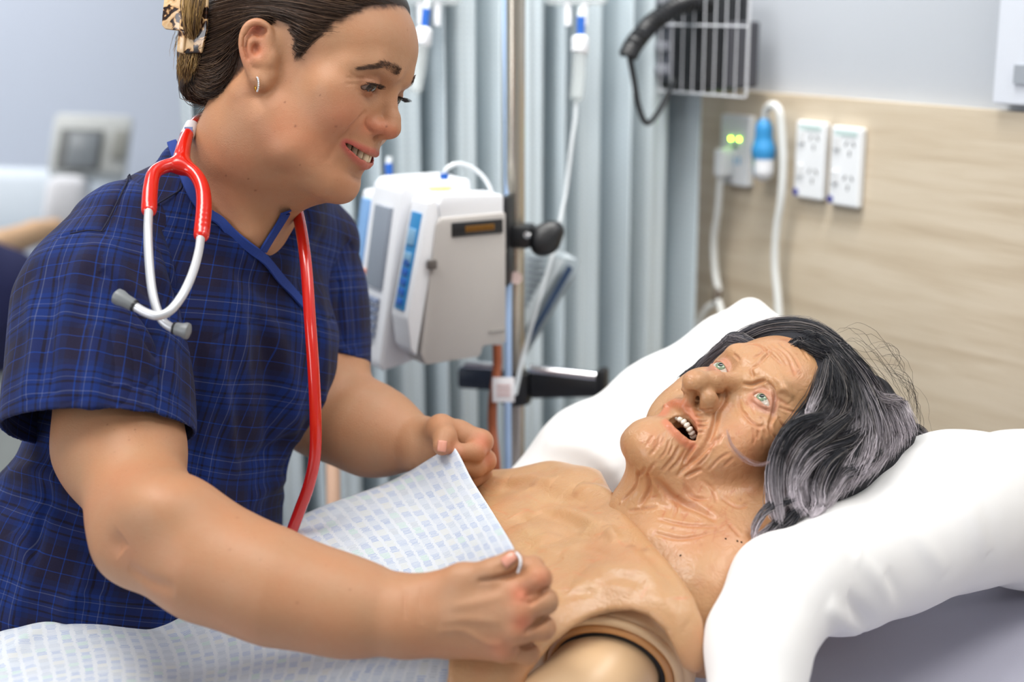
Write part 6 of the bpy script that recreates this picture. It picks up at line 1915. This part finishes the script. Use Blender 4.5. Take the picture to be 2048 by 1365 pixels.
# ================================================================ far bed space, out of focus behind the nurse's back
mo_ = empty('bedside_monitor', P(180, 300, 3.6), 'white bedside monitor with grey screen behind the smiling nurse at far left', 'monitor')
mR = np.stack([unit(D(.96, 0, .28)), unit(D(-.28, .1, .96)), unit(D(.14, -.99, 0))], 1)
def mbx(nm, px, py, d, half, mat, bev=.01): 
    V, F = box(P(px, py, d), half, mR, bev); return MB().add(V, F).build(nm, mat, mo_)
mbx('case', 182, 297, 3.62, (.095, .06, .075), plain('monitor_case', srgb(216, 218, 214), .5), .015)
mbx('bezel', 160, 300, 3.552, (.052, .006, .052), plain('monitor_bezel', srgb(120, 122, 120), .5), .004)
mbx('screen', 165, 300, 3.543, (.036, .004, .042), plain('monitor_screen', srgb(146, 152, 156), .3), .003)
mbx('speaker_grille', 240, 290, 3.56, (.018, .01, .036), plain('monitor_grille', srgb(160, 160, 152), .6), .004)
mbx('stand', 150, 420, 3.66, (.03, .03, .08), plain('monitor_stand', srgb(196, 204, 214), .5), .008)
fb_ = empty('hospital_bed', P(60, 900, 3.5), 'second hospital bed with white linen in the background at far left', 'bed')
def fbox(nm, px, py, d, half, mat, bev=.03):
    V, F = box(P(px, py, d), half, mR, bev, 3); return MB().add(V, F).build(nm, mat, fb_)
LIN = plain('far_linen', srgb(220, 228, 234), .8)
fbox('mattress', -40, 700, 3.9, (.5, .45, .09), LIN); fbox('pillow', 60, 420, 3.9, (.24, .12, .10), LIN, .05); fbox('white_cushion', 130, 410, 3.55, (.05, .05, .07), plain('far_white_pad', srgb(232, 232, 234), .8), .03)
fbox('bed_rail', 0, 800, 3.3, (.3, .02, .03), plain('far_rail', srgb(206, 210, 212), .5), .01); fbox('bed_side', 0, 900, 3.3, (.4, .03, .12), plain('far_side', srgb(176, 182, 180), .5), .01)
fp = empty('person', P(0, 560, 3.2), 'background figure in navy top with bare forearm at the left edge', 'person')
ff = Field(); ff.chain([P(-160, 560, 3.1), P(0, 600, 3.15), P(60, 640, 3.2)], [.16, .11, .07], .05); ff.chain([P(-60, 680, 3.15), P(20, 680, 3.18)], [.10, .07], .05)
c_ = P(-40, 600, 3.15); V_, F_ = ff.mesh(.008, c_ - .45, c_ + .45); link('navy_top', mesh_np('navy_top', V_, F_), plain('far_navy', srgb(28, 32, 74), .9), fp)
ff = Field(); ff.chain([P(-80, 530, 3.15), P(0, 492, 3.2), P(70, 466, 3.3), P(110, 455, 3.35)], [.045, .035, .028, .022], .03)
V_, F_ = ff.mesh(.006, c_ - .5, c_ + .5); link('forearm', mesh_np('forearm', V_, F_), plain('far_skin', srgb(216, 176, 136), .6), fp)
# ================================================================ the bed the manikin lies on
bed = empty('hospital_bed', mt(.0, 0, -.25), 'hospital bed with raised back under lavender sheet', 'bed')
V_, F_ = box(mt(.02, -.02, -.275), (.52, .50, .085), MTR, .05, 4); MB().add(V_, F_).build('mattress', SHEET, bed)
V_, F_ = box(mt(.02, -.02, -.385), (.52, .48, .02), MTR, .01, 2); MB().add(V_, F_).build('back_frame', GREY_P, bed)
fb = mt(-.5, 0, -.32)
V_, F_ = box((fb[0] - .55, fb[1] - .1, fb[2] - .05), (.60, .45, .07), np.stack([unit(np.array([.93, .2, 0])), unit(np.array([-.2, .93, 0])), Z], 1), .04, 3); MB().add(V_, F_).build('seat_mattress', SHEET, bed)
for dx, dy in ((-.9, -.35), (-.9, .35), (.2, -.35), (.2, .35)):
    MB().tube(np.array([[fb[0] + dx, fb[1] + dy, 0], [fb[0] + dx, fb[1] + dy, fb[2] - .1]]), .03, 10).build('bed_leg', GREY_P, bed)
# ================================================================ stethoscope, clip, earring
RED = plain('red_pvc_tubing', srgb(204, 30, 14), .2, noise=.03, Coat_Weight=.5); ALU = plain('satin_aluminium', srgb(206, 208, 212), .42, metal=.5, noise=.02); GREYR = plain('grey_rubber_tip', srgb(120, 124, 126), .4)
ste = empty('stethoscope', P(330, 420, 1.35), 'red stethoscope with silver ear tubes hung around the nurse neck', 'stethoscope')
def onbody(pix, lift, fld=None):
    out = []
    for p in pix: out.append(p)
    return PP(out)
yoke = Field()
def sch(f, pts, r, k):
    q = spline(PP(pts), 26); rr = np.interp(np.linspace(0, 1, 26), np.linspace(0, 1, len(r)), r); f.chain(q, rr, k, kk=.0012)
sch(yoke, [(404, 236, 1.468), (388, 248, 1.452), (374, 272, 1.430), (366, 300, 1.412), (362, 330, 1.400)], [.0050, .0052, .0060, .0072, .0088], .004)
sch(yoke, [(362, 330, 1.400), (334, 332, 1.392), (309, 346, 1.380), (301, 378, 1.366), (298, 420, 1.352)], [.0072, .0064, .0064, .0070, .0074], .006)
sch(yoke, [(362, 330, 1.400), (388, 346, 1.394), (404, 374, 1.386), (408, 412, 1.376), (403, 470, 1.360)], [.0072, .0066, .0068, .0074, .0076], .006)
yoke.plane(P(350, 520, 1.352), D(-.02, 1, -.1), .0006); 
c_ = P(360, 350, 1.40); V_, F_ = yoke.mesh(.0011, c_ - .14, c_ + .14)
link('yoke', mesh_np('yoke', V_, F_), RED, ste)
MB().tube(spline(PP([(384, 252, 1.448), (379, 262, 1.440), (373, 274, 1.431)]), 10), .0072, 16).build('name_sleeve', plain('clear_name_sleeve', srgb(214, 206, 208), .25), ste)
V_, F_ = box(P(377, 261, 1.4305), (.0042, .0034, .0006), M3, 0); MB().add(V_, F_).build('name_label', plain('blue_label_print', srgb(112, 124, 166), .5), ste)
# ear tubes
MB().tube(spline(PP([(298, 412, 1.352), (296, 460, 1.335), (298, 520, 1.322), (304, 580, 1.312), (314, 620, 1.307), (326, 643, 1.304), (342, 655, 1.302), (352, 658, 1.302)]), 50), .0042, 14).build('ear_tube', ALU, ste)
MB().tube(spline(PP([(402, 468, 1.360), (397, 505, 1.342), (384, 550, 1.322), (364, 592, 1.304), (340, 622, 1.294), (316, 632, 1.292), (292, 626, 1.294), (268, 612, 1.297)]), 50), .0042, 14).build('ear_tube', ALU, ste)
def tip(a, b, nm='ear_tip'):
    a, b = np.asarray(a), np.asarray(b); d = b - a; L = np.linalg.norm(d)
    MB().lathe([(.0052, 0), (.0058, L * .10), (.0060, L * .12), (.0064, L * .45), (.0078, L * .72), (.0074, L * .90), (.004, L)], a, d, 20).build(nm, GREYR, ste)
    MB().lathe([(.0056, -.0012), (.0060, 0), (.0056, .0012)], a, d, 20).build('tip_collar', BLACK_P, ste)
tip(P(269, 612, 1.297), P(229, 590, 1.300)); tip(P(349, 657, 1.302), P(380, 664, 1.300))
# chest tube on the far side
MB().tube(spline(PP([(584, 376, 1.512), (592, 410, 1.496), (604, 470, 1.474), (613, 540, 1.456), (620, 640, 1.442), (627, 740, 1.438), (631, 830, 1.444), (630, 910, 1.455), (618, 970, 1.470), (600, 1020, 1.490), (585, 1060, 1.51)]), 90), .0062, 16).build('chest_tube', RED, ste)
MB().tube(spline(PP([(404, 238, 1.467), (432, 236, 1.53), (500, 270, 1.60), (560, 320, 1.58), (584, 378, 1.512)]), 40), .0060, 14).build('neck_tube', RED, ste)
# tortoiseshell claw clip
def tort():
    t = NT('tortoiseshell'); g = t.n('ShaderNodeTexCoord')
    n = t.n('ShaderNodeTexNoise', ins={'Vector': g.outputs['Object'], 'Scale': 62.0, 'Detail': 2.0, 'Distortion': 1.4})
    c = t.ramp(n.outputs[0], [(.42, srgb(222, 190, 148)), (.50, srgb(206, 164, 116)), (.535, srgb(70, 42, 26)), (.60, srgb(30, 20, 18))])
    t.set(Base_Color=c, Roughness=.2, Coat_Weight=.5); return t.m
TORT = tort()
clip = empty('claw_clip', P(370, 40, 1.44), 'tortoiseshell claw clip holding up the brown hair', 'hair clip')
def plate(nm, poly, th, bev=.0015):
    q = PP(poly); n = unit(np.cross(q[1] - q[0], q[2] - q[0])); n = n if n @ (CAM - q[0]) > 0 else -n
    bm = bmesh.new(); a = [bm.verts.new(v.tolist()) for v in q]; b = [bm.verts.new((v - n * th).tolist()) for v in q]; k = len(q)
    bm.faces.new(a); bm.faces.new(b[::-1])
    for i in range(k): bm.faces.new([a[i], b[i], b[(i + 1) % k], a[(i + 1) % k]])
    bmesh.ops.recalc_face_normals(bm, faces=bm.faces)
    bmesh.ops.bevel(bm, geom=list(bm.edges), offset=bev, segments=2, affect='EDGES', profile=.5, clamp_overlap=True)
    bm.verts.index_update(); V = np.array([v.co[:] for v in bm.verts]); F = [[v.index for v in f.verts] for f in bm.faces]; bm.free()
    return MB().add(V, F).build(nm, TORT, clip, autosmooth=30)
plate('rear_wing', [(332, -40, 1.445), (324, 30, 1.445), (323, 50, 1.445), (330, 58, 1.444), (368, 62, 1.432), (378, -40, 1.435)], .004)
plate('front_wing', [(392, -40, 1.405), (382, 30, 1.407), (358, 38, 1.412), (356, 104, 1.417), (362, 108, 1.416), (402, 106, 1.406), (412, 60, 1.399), (416, -40, 1.397)], .004)
plate('claw_tooth', [(356, 60, 1.4105), (352, 104, 1.415), (366, 107, 1.412), (370, 64, 1.408)], .004)
# earring: a small hoop of stones
er = empty('hoop_earring', P(517, 168, 1.37), 'small gold hoop earring set with stones in the nurse ear lobe', 'earring')
ec_ = NS([(516, 160)])[0] + D(0, 0, -1) * .0015
ed = unit(D(-.5, 0, .85)); t_ = np.linspace(0, 2 * np.pi, 40)
GOLD = plain('gold', srgb(214, 164, 70), .2, metal=1.0); STONE = plain('clear_stones', srgb(230, 232, 236), .08, metal=.4)
hc = ec_ + UP * -.0045 + ed * .0022
MB().tube(hc + .0062 * (np.sin(t_)[:, None] * ed * .72 + np.cos(t_)[:, None] * UP), .0011, 8, False).build('hoop', GOLD, er)
for k in range(11):
    a = np.pi * (1.08 + .84 * k / 10); q = hc + .0068 * (math.sin(a) * ed * .72 + math.cos(a) * UP) + D(0, 0, -1) * .0006
    V_, F_ = box(q, (.0008, .0008, .0008), M3, .0003, 1); MB().add(V_, F_).build('stone', STONE, er)
# thumb nail and finger nail
def nail(pix, d, w, l, ax, parent):
    n_ = NS([pix], True); p, nn = n_[0][0], n_[1][0]
    if nn @ (CAM - p) < 0: nn = -nn
    ax = unit(ax - nn * (ax @ nn)); sd = np.cross(nn, ax)
    us = np.linspace(-1, 1, 9); vs = np.linspace(-1, 1, 9); V = []
    for v in vs:
        for u in us: V.append(p + ax * v * l + sd * u * w * (1 - .18 * max(v, 0) ** 3) + nn * (.0012 - .0016 * u * u - .0008 * v * v))
    F = [[i * 9 + j, i * 9 + j + 1, (i + 1) * 9 + j + 1, (i + 1) * 9 + j] for i in range(8) for j in range(8)]
    me = mesh_np('fingernail', np.array(V), F); o = link('fingernail', me, NAIL, parent); o.modifiers.new('t', 'SOLIDIFY').thickness = .0006
NAIL = plain('nail', srgb(214, 150, 128), .25, noise=.03)
nail((1018, 1119), 1.18, 0.0044, .0062, D(.75, -.6, 0), nurse)
nail((884, 893), 1.48, .0046, .0058, D(-.1, .9, -.2), nurse)

MB().tube(spline(PP([(1032, 1106, 1.182), (1040, 1116, 1.174), (1041, 1130, 1.172), (1036, 1146, 1.175)]), 20), .0011, 8).build('folded_hem', plain('white_hem_cotton', srgb(226, 228, 232), .8), gown)
